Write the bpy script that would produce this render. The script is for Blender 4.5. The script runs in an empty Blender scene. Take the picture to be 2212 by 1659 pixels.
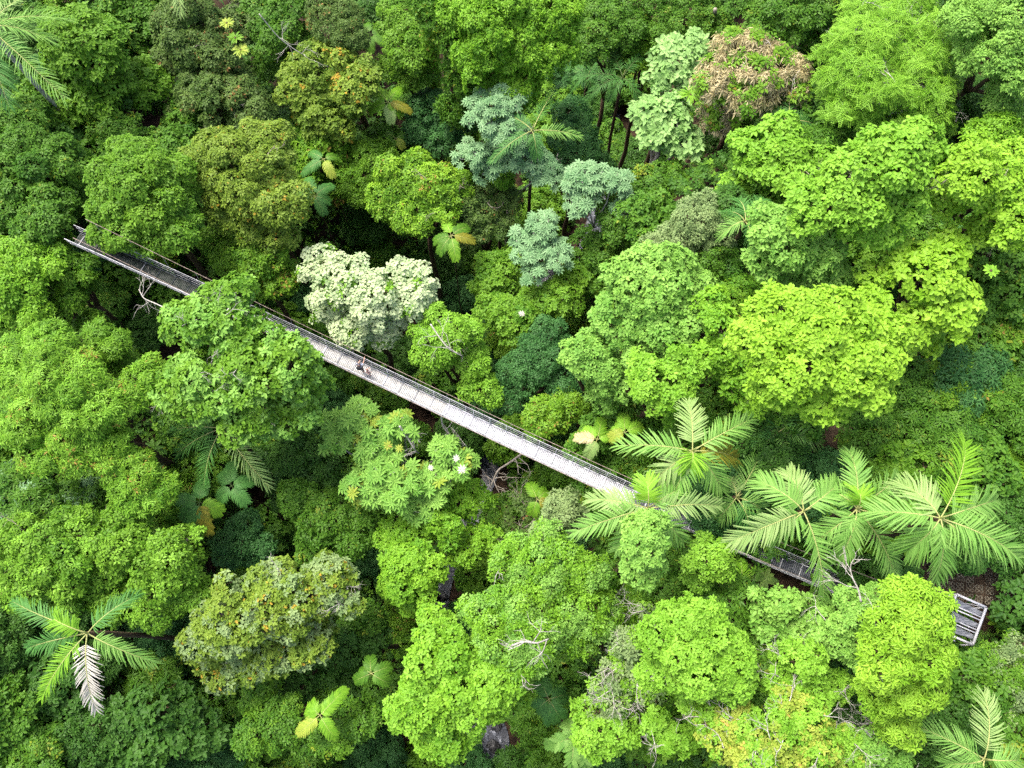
import bpy, bmesh, math, random
import numpy as np
from mathutils import Vector, Matrix

# ------------------------------------------------------------------ basics
C = bpy.context.scene.collection
RNG = np.random.default_rng(7)
random.seed(7)
ZC = 85.0                      # height of the drone over the stream
TILT = math.radians(18)
F = 1789.0                     # focal length in survey pixels (survey sheet 2212 x 1659)
CT, ST = math.cos(TILT), math.sin(TILT)

def at(X, Y, z):
    """survey mark -> world point at height z, and metres per survey pixel there"""
    u = (X - 1106) / F; v = (829.5 - Y) / F
    s = (ZC - z) / (CT - v * ST)
    return np.array([u * s, (v * CT + ST) * s, z]), s / F

# ------------------------------------------------------------------ terrain
_sp = [(1330, 300), (1290, 480), (1240, 580), (1100, 640), (1030, 670), (1000, 760), (1010, 900), (1075, 1010),
       (1010, 1130), (955, 1270), (940, 1380), (1000, 1500), (1050, 1600), (1045, 1700), (1040, 1900)]
STREAM = np.array([at(x, y, 0.4)[0][:2] for x, y in _sp])
_o = np.argsort(STREAM[:, 1])
SY, SX = STREAM[_o, 1], STREAM[_o, 0]
def snoise(x, y, s):
    return (np.sin(x * 1.7 / s + 1.3 * np.sin(y * 1.1 / s)) + np.sin(y * 1.9 / s + 1.7 * np.sin(x * 0.9 / s + 2))) * .5
def ground(x, y):
    x = np.asarray(x, float); y = np.asarray(y, float)
    xs = np.interp(y, SY, SX)
    d = x - xs
    r = np.clip((d - 1.6) / 19.0, 0, 1); l = np.clip((-d - 1.6) / 46.0, 0, 1)
    r = r * r * (3 - 2 * r); l = l * l * (3 - 2 * l)
    z = 28.4 * r + 27 * l * (1 - .35 * np.clip((y - 30) / 35, 0, 1))
    side = np.clip((np.abs(d) - 1.6) / 4, 0, 1)
    z = z + side * (.45 * snoise(x, y, 3.1) * (1 - .7 * r) + 1.2 * (1 - r) * snoise(x, y, 9.0))
    return z

# ------------------------------------------------------------------ mesh building
def mesh(name, V, Fq, mat, parent=None, loc=(0, 0, 0), tint=None, smooth=False, mats=None, midx=None):
    """V (n,3); Fq (m,4) or (m,3) int array or list of such arrays"""
    if not isinstance(Fq, list): Fq = [Fq]
    Fq = [np.asarray(f) for f in Fq if len(f)]
    me = bpy.data.meshes.new(name)
    V = np.asarray(V, dtype=np.float32)
    me.vertices.add(len(V)); me.vertices.foreach_set('co', V.ravel())
    loops = np.concatenate([f.ravel() for f in Fq]).astype(np.int32)
    tot = np.concatenate([np.full(len(f), f.shape[1]) for f in Fq])
    start = np.concatenate([[0], np.cumsum(tot)[:-1]]).astype(np.int32)
    me.loops.add(len(loops)); me.loops.foreach_set('vertex_index', loops)
    me.polygons.add(len(tot)); me.polygons.foreach_set('loop_start', start)
    if midx is not None: me.polygons.foreach_set('material_index', np.asarray(midx, dtype=np.int32))
    me.update(calc_edges=True)
    if smooth: me.polygons.foreach_set('use_smooth', np.ones(len(tot), bool))
    if tint is not None:
        a = me.attributes.new('tint', 'FLOAT', 'FACE'); a.data.foreach_set('value', np.asarray(tint, dtype=np.float32))
    for m in (mats or [mat]): me.materials.append(m)
    o = bpy.data.objects.new(name, me); C.objects.link(o)
    o.location = loc
    if parent is not None: o.parent = parent
    return o

class MB:
    """collects solid pieces, links them as one mesh object"""
    def __init__(s): s.V = []; s.F4 = []; s.F3 = []; s.n = 0
    def add(s, V, F4=None, F3=None):
        V = np.asarray(V, float); s.V.append(V)
        if F4 is not None and len(F4): s.F4.append(np.asarray(F4) + s.n)
        if F3 is not None and len(F3): s.F3.append(np.asarray(F3) + s.n)
        s.n += len(V)
    def tube(s, P, R, k=6, cap=True):
        P = np.asarray(P, float); n = len(P)
        R = np.broadcast_to(np.asarray(R, float), (n,))
        T = np.gradient(P, axis=0); T /= np.linalg.norm(T, axis=1)[:, None] + 1e-9
        ref = np.array([0, 0, 1.]) if abs(T[:, 2]).mean() < .8 else np.array([1., 0, 0])
        A = np.cross(T, ref); A /= np.linalg.norm(A, axis=1)[:, None] + 1e-9
        B = np.cross(T, A)
        th = np.arange(k) * 2 * math.pi / k
        V = P[:, None] + R[:, None, None] * (np.cos(th)[None, :, None] * A[:, None] + np.sin(th)[None, :, None] * B[:, None])
        i = np.arange(n - 1)[:, None] * k; j = np.arange(k)[None]; j2 = (j + 1) % k
        F4 = np.stack([i + j, i + j2, i + k + j2, i + k + j], -1).reshape(-1, 4)
        V = V.reshape(-1, 3); F3 = []
        if cap:
            V = np.vstack([V, P[0], P[-1]]); a, b = n * k, n * k + 1
            F3 = [(a, (q + 1) % k, q) for q in range(k)] + [(b, (n - 1) * k + q, (n - 1) * k + (q + 1) % k) for q in range(k)]
        s.add(V, F4, F3)
    def bar(s, a, b, w, h, up=(0, 0, 1)):
        a = np.array(a, float); b = np.array(b, float); t = b - a; t /= np.linalg.norm(t)
        sd = np.cross(t, up); sd /= np.linalg.norm(sd) + 1e-9; u = np.cross(sd, t)
        V = [p + x * sd * w / 2 + y * u * h / 2 for p in (a, b) for x, y in ((-1, -1), (1, -1), (1, 1), (-1, 1))]
        s.add(V, [(0, 3, 2, 1), (4, 5, 6, 7), (0, 1, 5, 4), (1, 2, 6, 5), (2, 3, 7, 6), (3, 0, 4, 7)])
    def build(s, name, mat, parent=None, smooth=False, loc=(0, 0, 0)):
        V = np.vstack(s.V) - np.array(loc)
        fs = []
        if s.F4: fs.append(np.vstack(s.F4))
        if s.F3: fs.append(np.vstack(s.F3))
        return mesh(name, V, fs, mat, parent, loc=(0, 0, 0) if parent is not None else loc, smooth=smooth)

def empty(name, loc, label, cat, group=None):
    o = bpy.data.objects.new(name, None); C.objects.link(o); o.location = loc
    o.empty_display_size = .3
    tag(o, label, cat, group); return o
LABELS = {}
def tag(o, label=None, cat=None, group=None, kind=None):
    if label: o['label'] = label; LABELS.setdefault(label, []).append(o.name)
    if cat: o['category'] = cat
    if group: o['group'] = group
    if kind: o['kind'] = kind

# ------------------------------------------------------------------ materials
def newmat(name):
    m = bpy.data.materials.new(name); m.use_nodes = True
    nt = m.node_tree; b = nt.nodes['Principled BSDF']
    return m, nt, b
def ramp(nt, stops, fac):
    r = nt.nodes.new('ShaderNodeValToRGB'); e = r.color_ramp.elements
    while len(e) < len(stops): e.new(.5)
    for el, (p, c) in zip(e, stops): el.position = p; el.color = (*c, 1)
    nt.links.new(fac, r.inputs[0]); return r.outputs[0]
_leafmats = {}
PAL = {
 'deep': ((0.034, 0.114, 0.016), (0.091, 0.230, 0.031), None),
 'teal':   ((.034, .130, .030), (.090, .250, .062), None),
 'green': ((0.049, 0.161, 0.014), (0.137, 0.311, 0.029), (.25, .34, .03)),
 'grass': ((0.078, 0.224, 0.014), (0.195, 0.398, 0.031), None),
 'bright': ((0.117, 0.322, 0.019), (0.260, 0.520, 0.036), None),
 'lime':   ((.150, .370, .022), (.290, .570, .055), None),
 'limegr': ((.150, .370, .050), (.310, .570, .100), None),
 'yellow': ((.190, .420, .020), (.340, .600, .050), None),
 'olive':  ((.060, .140, .026), (.150, .250, .050), (.34, .20, .06)),
 'oliveyel': ((.110, .220, .022), (.260, .390, .045), (.48, .34, .04)),
 'yelgreen': ((.085, .250, .016), (.220, .430, .030), (.38, .28, .06)),
 'silver': ((.150, .330, .130), (.310, .520, .250), None),
 'sage':   ((.170, .290, .100), (.320, .450, .170), None),
 'pale':   ((.220, .440, .110), (.400, .640, .220), None),
 'cream':  ((.400, .560, .270), (.660, .760, .460), None),
 'tan':    ((.460, .420, .180), (.700, .620, .380), None),
 'gold':   ((.240, .400, .040), (.440, .520, .080), (.55, .42, .10)),
 'dead':   ((.55, .52, .44), (.80, .78, .70), None),
 'rust':   ((.14, .20, .02), (.34, .32, .04), None),
 'palm':   ((.120, .330, .045), (.290, .520, .120), (.45, .50, .16)),
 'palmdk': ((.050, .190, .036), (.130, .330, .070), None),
 'palmyel': ((.170, .450, .030), (.340, .620, .060), None),
 'palmpale': ((.200, .380, .090), (.400, .560, .200), None),
}
def leafmat(pal):
    if pal in _leafmats: return _leafmats[pal]
    c1, c2, acc = PAL[pal]
    m, nt, b = newmat('foliage_' + pal)
    at_ = nt.nodes.new('ShaderNodeAttribute'); at_.attribute_name = 'tint'
    mid = tuple((a * .45 + b_ * .55) for a, b_ in zip(c1, c2))
    st = [(0, c1), (.5, mid), (.93 if acc else 1, c2)]
    if acc: st.append((.965, acc))
    col = ramp(nt, st, at_.outputs['Fac'])
    nt.links.new(col, b.inputs['Base Color'])
    b.inputs['Roughness'].default_value = .5
    b.inputs['Specular IOR Level'].default_value = .22
    tr = nt.nodes.new('ShaderNodeBsdfTranslucent'); nt.links.new(col, tr.inputs[0])
    mx = nt.nodes.new('ShaderNodeMixShader'); mx.inputs[0].default_value = .22
    nt.links.new(b.outputs[0], mx.inputs[1]); nt.links.new(tr.outputs[0], mx.inputs[2])
    nt.links.new(mx.outputs[0], nt.nodes['Material Output'].inputs[0])
    _leafmats[pal] = m; return m
def noisemat(name, c1, c2, scale=3, rough=.85, bump=.3, metal=0, detail=6, stretch=None, lo=.35, hi=.65, spec=.3, bdist=.03):
    m, nt, b = newmat(name)
    tc = nt.nodes.new('ShaderNodeTexCoord'); src = tc.outputs['Object']
    if stretch:
        mp = nt.nodes.new('ShaderNodeMapping'); mp.inputs['Scale'].default_value = stretch
        nt.links.new(src, mp.inputs[0]); src = mp.outputs[0]
    n = nt.nodes.new('ShaderNodeTexNoise'); n.inputs['Scale'].default_value = scale; n.inputs['Detail'].default_value = detail
    nt.links.new(src, n.inputs['Vector'])
    nt.links.new(ramp(nt, [(lo, c1), (hi, c2)], n.outputs[0]), b.inputs['Base Color'])
    b.inputs['Roughness'].default_value = rough; b.inputs['Metallic'].default_value = metal
    b.inputs['Specular IOR Level'].default_value = spec
    if bump:
        bp = nt.nodes.new('ShaderNodeBump'); bp.inputs['Strength'].default_value = bump; bp.inputs['Distance'].default_value = bdist
        nt.links.new(n.outputs[0], bp.inputs['Height']); nt.links.new(bp.outputs[0], b.inputs['Normal'])
    return m
M_bark = noisemat('bark_brown', (.045, .03, .018), (.13, .09, .055), 4, stretch=(3, 3, .6))
M_barkpale = noisemat('bark_pale', (.30, .28, .24), (.62, .60, .55), 5, stretch=(2, 2, 1))
M_barkmoss = noisemat('bark_moss', (.10, .085, .02), (.20, .20, .03), 3, stretch=(3, 3, .6))
M_twig = noisemat('twig_grey', (.22, .19, .15), (.45, .40, .33), 6)
M_soil = noisemat('forest_soil', (.018, .011, .006), (.070, .042, .024), 1.6, bump=.6, bdist=.15)
M_path = noisemat('packed_path_soil', (.045, .03, .02), (.12, .085, .055), 1.3, bump=.5, bdist=.04)
M_paver = noisemat('concrete_paver', (.16, .14, .10), (.34, .31, .24), 3, bump=.3)
M_rock = noisemat('wet_rock', (.03, .032, .034), (.14, .145, .15), 2.5, rough=.35, bump=.6, spec=.5)
M_white = noisemat('galvanised_white', (.55, .56, .60), (.80, .81, .85), 4, rough=.4, bump=.05, metal=0)
M_galv = noisemat('galvanised_steel', (.33, .34, .36), (.56, .57, .60), 5, rough=.45, bump=.05)
M_steeldk = noisemat('dark_steel', (.045, .055, .06), (.16, .18, .19), 5, rough=.5, bump=.1)  # dark tone; on the left frames and rails it stands for tree shade
M_cable = noisemat('rusty_cable', (.20, .16, .13), (.42, .34, .28), 7, rough=.7, bump=.1)
M_deckA = noisemat('deck_mossy_shaded', (.030, .042, .034), (.085, .095, .085), 3, rough=.7, bump=.1)  # moss tone with the tree shade put into the colour
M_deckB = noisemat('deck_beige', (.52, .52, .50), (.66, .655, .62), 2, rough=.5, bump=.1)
M_deckC = noisemat('deck_galvanised_sky_sheen', (.54, .55, .585), (.70, .71, .75), 2, rough=.4, bump=.1)  # galvanised tone with the sky reflection put into the colour
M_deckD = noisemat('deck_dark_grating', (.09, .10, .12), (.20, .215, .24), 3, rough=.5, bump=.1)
M_pipe = noisemat('black_pipe', (.02, .018, .018), (.07, .06, .06), 5, rough=.5, bump=.1)
M_tarp = noisemat('grey_plastic', (.10, .115, .14), (.32, .34, .38), 3, rough=.25, bump=.5, stretch=(1, 6, 1))
def plain(name, c, rough=.7, spec=.3):
    return noisemat(name, tuple(x * .88 for x in c), tuple(min(1, x * 1.08) for x in c), 12, rough=rough, bump=.05, spec=spec)

# ------------------------------------------------------------------ leaves
def leaf1(L, W, fold=.15, droop=.2, a=0, base=.04, el=0.):
    V = np.array([(base, 0, 0), (base + L * .5, W / 2, W * fold), (base + L, 0, -L * droop), (base + L * .5, -W / 2, W * fold)])
    return V, np.array([(0, 1, 2, 3)])
def leaf2(L, W, fold=.18, droop=.2, base=.04):
    V = np.array([(base, 0, 0), (base + L * .3, W * .5, W * fold), (base + L * .72, W * .42, W * fold - L * droop * .5),
                  (base + L, 0, -L * droop), (base + L * .72, -W * .42, W * fold - L * droop * .5), (base + L * .3, -W * .5, W * fold)])
    return V, np.array([(0, 1, 2, 3), (3, 4, 5, 0)])
def rotz(V, a):
    c, s = math.cos(a), math.sin(a); R = np.array([(c, s, 0), (-s, c, 0), (0, 0, 1)]); return V @ R
def roty(V, a):
    c, s = math.cos(a), math.sin(a); R = np.array([(c, 0, s), (0, 1, 0), (-s, 0, c)]); return V @ R
def rosette(n, L, W, two=True, el=(-.2, .5), droop=.2, fold=.18, base=.04, jit=.3, seed=0, up=.0, sizevar=.25):
    r = random.Random(seed); Vs = []; Fs = []; k = 0; leaf = []
    for i in range(n):
        l = L * (1 + sizevar * r.uniform(-1, 1))
        V, Fc = (leaf2 if two else leaf1)(l, W * l / L, fold=fold, droop=droop, base=base)
        V = roty(V, r.uniform(*el)); V = rotz(V, i * 2 * math.pi / n + r.uniform(-jit, jit)); V[:, 2] += up * r.random()
        Vs.append(V); Fs.append(Fc + k); k += len(V); leaf += [i] * len(Fc)
    return np.vstack(Vs), np.vstack(Fs), np.array(leaf)
def pinnate(npair, L, l, w, droop=.3, seed=0):
    Vs = []; Fs = []; k = 0; leaf = []; r = random.Random(seed)
    for i in range(npair):
        t = (i + .6) / npair
        for sgn in (-1, 1):
            V, Fc = leaf1(l * (1 - .5 * abs(t - .45)), w, fold=.1, droop=.15, base=.01)
            V = rotz(V, sgn * (1.15 - .4 * t)); V = V + np.array([L * t, 0, -droop * L * t * t + r.uniform(-.01, .01)])
            Vs.append(V); Fs.append(Fc + k); k += len(V); leaf += [i * 2 + (sgn > 0)]
    return np.vstack(Vs), np.vstack(Fs), np.array(leaf)
def pinnate_rosette(n, npair, L, l, w, seed=0, el=(-.15, .35), droop=.3):
    Vs = []; Fs = []; k = 0; leaf = []; r = random.Random(seed)
    for i in range(n):
        V, Fc, _ = pinnate(npair, L, l, w, droop, seed + i)
        V = roty(V, r.uniform(*el)); V = rotz(V, i * 2 * math.pi / n + r.uniform(-.4, .4))
        Vs.append(V); Fs.append(Fc + k); k += len(V); leaf += [i] * len(Fc)
    return np.vstack(Vs), np.vstack(Fs), np.array(leaf)
# each kind: list of template variants, area of one template, twig scale
def variants(f, n=4): return [f(s) for s in range(n)]
LEAF = {
 'small':  (variants(lambda s: rosette(6, .20, .10, False, seed=s, el=(-.5, .5))), .055),
 'fine':   (variants(lambda s: rosette(7, .15, .07, False, seed=s, el=(-.6, .6), up=.08)), .036),
 'round':  (variants(lambda s: rosette(6, .27, .15, True, seed=s, el=(-.45, .45))), .15),
 'narrow': (variants(lambda s: rosette(7, .30, .085, False, seed=s, el=(-.3, .6), droop=.3)), .088),
 'big':    (variants(lambda s: rosette(5, .46, .28, True, seed=s, el=(-.25, .5), fold=.14)), .42),
 'star':   (variants(lambda s: rosette(7, .36, .12, True, seed=s, el=(-.3, .15), droop=.25)), .20),
 'pal':    (variants(lambda s: rosette(9, .46, .15, True, seed=s, el=(.0, .25), droop=.22, jit=.08, base=.0, sizevar=.12)), .40),
 'pinn':   (variants(lambda s: pinnate_rosette(4, 6, .46, .13, .06, seed=s)), .16),
 'drape':  (variants(lambda s: rosette(6, .24, .10, False, seed=s, el=(.5, 1.3), droop=.3, up=.15)), .07),
 'spike':  (variants(lambda s: rosette(6, .30, .06, False, seed=s, el=(-1.3, -.5), droop=.05)), .05),
 'flower': (variants(lambda s: rosette(6, .16, .13, True, seed=s, el=(-.5, .5), fold=.1, up=.12)), .07),
 'herb':   (variants(lambda s: rosette(6, .42, .22, True, seed=s, el=(-.35, .35))), .35),
}
def place(templates, P, N, S, rng, tint, spin=None):
    """templates list; P positions, N axes, S scales, tint per instance -> V,F,T"""
    n = len(P)
    which = rng.integers(0, len(templates), n)
    Vo = []; Fo = []; To = []; k = 0
    for w, (TV, TF, TL) in enumerate(templates):
        i = np.nonzero(which == w)[0]
        if not len(i): continue
        nn = N[i]; nn = nn / np.linalg.norm(nn, axis=1)[:, None]
        r = rng.normal(size=(len(i), 3)); t = np.cross(nn, r); t /= np.linalg.norm(t, axis=1)[:, None] + 1e-9
        b = np.cross(nn, t)
        R = np.stack([t, b, nn], 1)                       # rows
        V = P[i][:, None] + S[i][:, None, None] * np.einsum('vk,nkj->nvj', TV, R)
        m = len(TV)
        f = TF[None] + (np.arange(len(i)) * m)[:, None, None] + k
        lt = rng.normal(0, .13, (len(i), TL.max() + 1))[:, TL] + tint[i][:, None]
        Vo.append(V.reshape(-1, 3)); Fo.append(f.reshape(-1, 4)); To.append(lt.ravel()); k += len(i) * m
    return np.vstack(Vo).astype(np.float32), np.vstack(Fo), np.clip(np.concatenate(To), 0, 1)

def n3(p, s):
    x, y, z = p[:, 0] / s, p[:, 1] / s, p[:, 2] / s
    return (np.sin(6.3 * x + 2.1 * np.sin(4.1 * y + 1)) + np.sin(5.7 * y + 2.3 * np.sin(4.7 * z + 2)) + np.sin(6.1 * z + 1.9 * np.sin(5.1 * x + 4))) / 3

def canopy(blobs, kind, rng, dens=1.0, rl=1.3, flat=.7, scale=1.0, gap=.0, skirt=-.25, dropz=0, rough=1.0):
    """blobs: [(centre xyz, R)]. Returns rosette positions, axes, scale, tint, lobe centres, lobe radii"""
    Lc = []; Lr = []
    for c, R in blobs:
        r0 = min(rl, R * .48)
        n = max(7, int(1.25 * 2 * R * R / (r0 * r0) * .8))
        k = np.arange(n) + .5
        z = 1 - k / n * (1 - skirt)
        ph = k * 2.39996 + rng.uniform(0, 6)
        h = np.sqrt(np.clip(1 - z * z, 0, 1))
        d = np.stack([h * np.cos(ph), h * np.sin(ph), z], 1) + rng.normal(0, .10, (n, 3))
        rad = (R - r0 * .75) * (1 + rng.normal(0, .10 * rough, n))
        Lc.append(np.array(c) + d * rad[:, None] * np.array([1, 1, flat]))
        Lr.append(r0 * rng.uniform(.68, 1.28, n))
    Lc = np.vstack(Lc); Lr = np.concatenate(Lr)
    if gap > 0:
        kp = rng.random(len(Lr)) > gap; kp[0] = True; Lc = Lc[kp]; Lr = Lr[kp]
    A = LEAF[kind][1] * scale * scale
    cnt = (dens * 1.9 * 2 * math.pi * 1.25 * Lr ** 2 / A).astype(int) + 3
    li = np.repeat(np.arange(len(Lr)), cnt); n = len(li)
    z = rng.uniform(-.35, 1, n); ph = rng.uniform(0, 2 * math.pi, n); h = np.sqrt(1 - z * z)
    d = np.stack([h * np.cos(ph), h * np.sin(ph), z], 1)
    rr = Lr[li] * (1.02 - .38 * rng.random(n) ** 2.2)
    P = Lc[li] + d * rr[:, None] * np.array([1, 1, .8])
    keep = np.ones(n, bool)
    for j in range(len(Lr)):                              # drop leaves buried in a neighbouring lobe
        q = (P - Lc[j]) / (Lr[j] * np.array([1, 1, .8])); keep &= ~((np.einsum('ij,ij->i', q, q) < .60) & (li != j))
    nz = n3(P, .95 * max(scale, .8))
    keep &= ~((nz < -.22) & (rng.random(n) < .72))
    P = P + d * (nz * .14 * rough)[:, None]
    P, d, li, nz = P[keep], d[keep], li[keep], nz[keep]
    ax = d * .75 + np.array([0, 0, .75]) + rng.normal(0, .32, d.shape)
    if kind in ('pal',): ax = d * .35 + np.array([0, 0, 1.]) + rng.normal(0, .18, d.shape)
    if kind == 'spike': ax = d * .5 + np.array([0, 0, 1.]) + rng.normal(0, .2, d.shape)
    if kind == 'drape': ax = d * .9 + np.array([0, 0, .4]) + rng.normal(0, .25, d.shape)
    lt = rng.normal(0, .13, len(Lr))
    tint = .5 + lt[li] + rng.normal(0, .10, len(P)) + .10 * nz
    S = scale * rng.uniform(.75, 1.2, len(P))
    return P, ax, S, tint, Lc, Lr

def wiggle(a, b, n, amp, rng, sag=0):
    t = np.linspace(0, 1, n)[:, None]; P = np.array(a) * (1 - t) + np.array(b) * t
    w = rng.normal(0, amp, (n, 3)); w[0] = 0; w[-1] = 0
    P = P + w; P[:, 2] += sag * 4 * (t * (1 - t))[:, 0]
    return P

def twigs(mb, p, d, L, r, rng, depth=3, spread=.6, lift=.0):
    p = np.array(p, float); d = np.array(d, float); d /= np.linalg.norm(d)
    n = 4; pts = [p]
    for i in range(n):
        d = d + rng.normal(0, .16, 3) + np.array([0, 0, lift]); d /= np.linalg.norm(d)
        pts.append(pts[-1] + d * L / n)
    mb.tube(pts, np.linspace(r, r * .55, n + 1), 4, cap=False)
    if depth > 0:
        for k in range(rng.integers(2, 4)):
            i = rng.integers(2, n + 1)
            dd = d + rng.normal(0, spread, 3) * np.array([1, 1, .6])
            twigs(mb, pts[i], dd, L * rng.uniform(.55, .8), r * .58, rng, depth - 1, spread, lift)

ALL = []       # survey of placed trees: (x, y, z, R, label)
TREE_NO = [0]
LS = {'pal': 1.5, 'fine': 1.3, 'spike': 1.6, 'herb': 1.15, 'big': 1.2, 'flower': 1.35}
def tree(label, kind, pal, top, blobs, name='broadleaf_tree', cat='tree', dens=1.0, rl=1.3, flat=.7, scale=1., gap=0.,
         bark=None, bare=0, group=None, rough=1., skirt=-.25, pal2=None, frac2=0, kind2=None, lean=(0, 0), trunkr=None, twigmat=None, hang=0, barel=1.6):
    TREE_NO[0] += 1
    rng = np.random.default_rng(1000 + TREE_NO[0])
    scale = scale * LS.get(kind, 1.3)
    bl = []
    for b in blobs:
        x, y, r = b[:3]; tz = top + (b[3] if len(b) > 3 else 0)
        _, m = at(x, y, tz); R = r * m * 1.07
        c, m = at(x, y, tz - R * flat * .75)
        bl.append((np.array([c[0], c[1], tz - R * flat]), R))
    cx = float(np.average([b[0][0] for b in bl], weights=[b[1] for b in bl])) + lean[0]
    cy = float(np.average([b[0][1] for b in bl], weights=[b[1] for b in bl])) + lean[1]
    gz = float(ground(cx, cy))
    root = empty(name, (cx, cy, gz), label, cat, group)
    base = np.array([cx, cy, gz])
    P, ax, S, tint, Lc, Lr = canopy(bl, kind, rng, dens, rl, flat, scale, gap, skirt, rough=rough)
    P = P - base
    if frac2:
        # second leaf sort scattered by lobe (flowers, young growth)
        sel = (n3(P + 31.7, 2.6) + rng.normal(0, .35, len(P))) > np.quantile(n3(P + 31.7, 2.6), 1 - frac2)
        V2, F2, T2 = place(LEAF[kind2 or kind][0], P[sel], ax[sel], S[sel], rng, tint[sel])
        s2 = ~sel
    else: s2 = slice(None)
    V, Fc, T = place(LEAF[kind][0], P[s2], ax[s2], S[s2], rng, tint[s2])
    if hang:
        # strands of small leaves hanging off the crown's rim
        q = rng.choice(len(P), hang); hp = P[q] + ax[q] * .1
        ks = rng.integers(5, 14, hang); idx = np.repeat(np.arange(hang), ks)
        off = np.concatenate([np.arange(k) * .16 for k in ks])
        HP = hp[idx] - np.stack([0 * off, 0 * off, off], 1) + rng.normal(0, .04, (len(off), 3))
        hV, hF, hT = place(LEAF['drape'][0], HP, np.tile([0, 0, 1.], (len(off), 1)) + rng.normal(0, .4, (len(off), 3)), np.full(len(off), .8), rng, np.repeat(rng.uniform(.3, .9, hang), ks))
        Fc = np.vstack([Fc, hF + len(V)]); V = np.vstack([V, hV]); T = np.concatenate([T, hT])
    mesh('crown', V, Fc, leafmat(pal), root, tint=T)
    if frac2: mesh('blossom' if pal2 in ('cream', 'tan', 'gold') else 'young_growth', V2, F2, leafmat(pal2), root, tint=T2)
    # trunk and limbs
    mb = MB(); tr = trunkr or (.16 + .03 * max(b[1] for b in bl))
    zc = max(2.0, min(b[0][2] for b in bl) - gz)
    fork = np.array([0, 0, zc * .72])
    mb.tube(wiggle((0, 0, -.6), fork, 7, .12, rng), np.linspace(tr * 1.35, tr * .8, 7), 9)
    # buttress flare
    for k in range(4):
        a = k * 1.57 + rng.uniform(-.3, .3)
        mb.tube([(math.cos(a) * tr * 2.6, math.sin(a) * tr * 2.6, -.5), (math.cos(a) * tr * 1.4, math.sin(a) * tr * 1.4, .5), (math.cos(a) * tr * .5, math.sin(a) * tr * .5, 1.6)], (tr * .35, tr * .4, tr * .25), 5)
    mains = []
    for c, R in bl:
        hub = c - base - np.array([0, 0, R * .25 * flat])
        if len(bl) > 1 or np.linalg.norm(hub[:2]) > 1: mb.tube(wiggle(fork, hub, 6, .15, rng, .2), np.linspace(tr * .75, tr * .5, 6), 7)
        else: mb.tube(wiggle(fork, hub, 5, .1, rng), np.linspace(tr * .8, tr * .55, 5), 7)
        mains.append(hub)
    mains = np.array(mains)
    for c, r in zip(Lc - base, Lr):
        h = mains[np.argmin(np.linalg.norm(mains - c, axis=1))]
        mb.tube(wiggle(h, c, 5, .12, rng, .12), np.linspace(tr * .36, .035, 5), 5, cap=False)
        for k in range(3):
            d = rng.normal(0, 1, 3) * np.array([1, 1, .5]) + np.array([0, 0, .5]); d /= np.linalg.norm(d)
            mb.tube(wiggle(c, c + d * r * .95, 4, .05, rng), np.linspace(.035, .012, 4), 4, cap=False)
    mb.build('trunk', bark or M_bark, root, smooth=True)
    for k in range(int(round(bare * .42))):
        mb = MB(); j = rng.integers(0, len(Lr)); d = rng.normal(0, 1, 3) * np.array([1, 1, .2]) + np.array([0, 0, .2])
        o = Lc[j] - base + np.array([0, 0, Lr[j] * .60])
        twigs(mb, o, d, barel * .62, .034, rng, 3, .6, -.02)
        mb.build('bare_branch', twigmat or M_barkpale, root, smooth=True)
    big = max(bl, key=lambda b: b[1])
    ALL.append((cx, cy, top, max(b[1] for b in bl), label, [(b[0][0], b[0][1], b[0][2], b[1]) for b in bl]))
    return root

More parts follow.
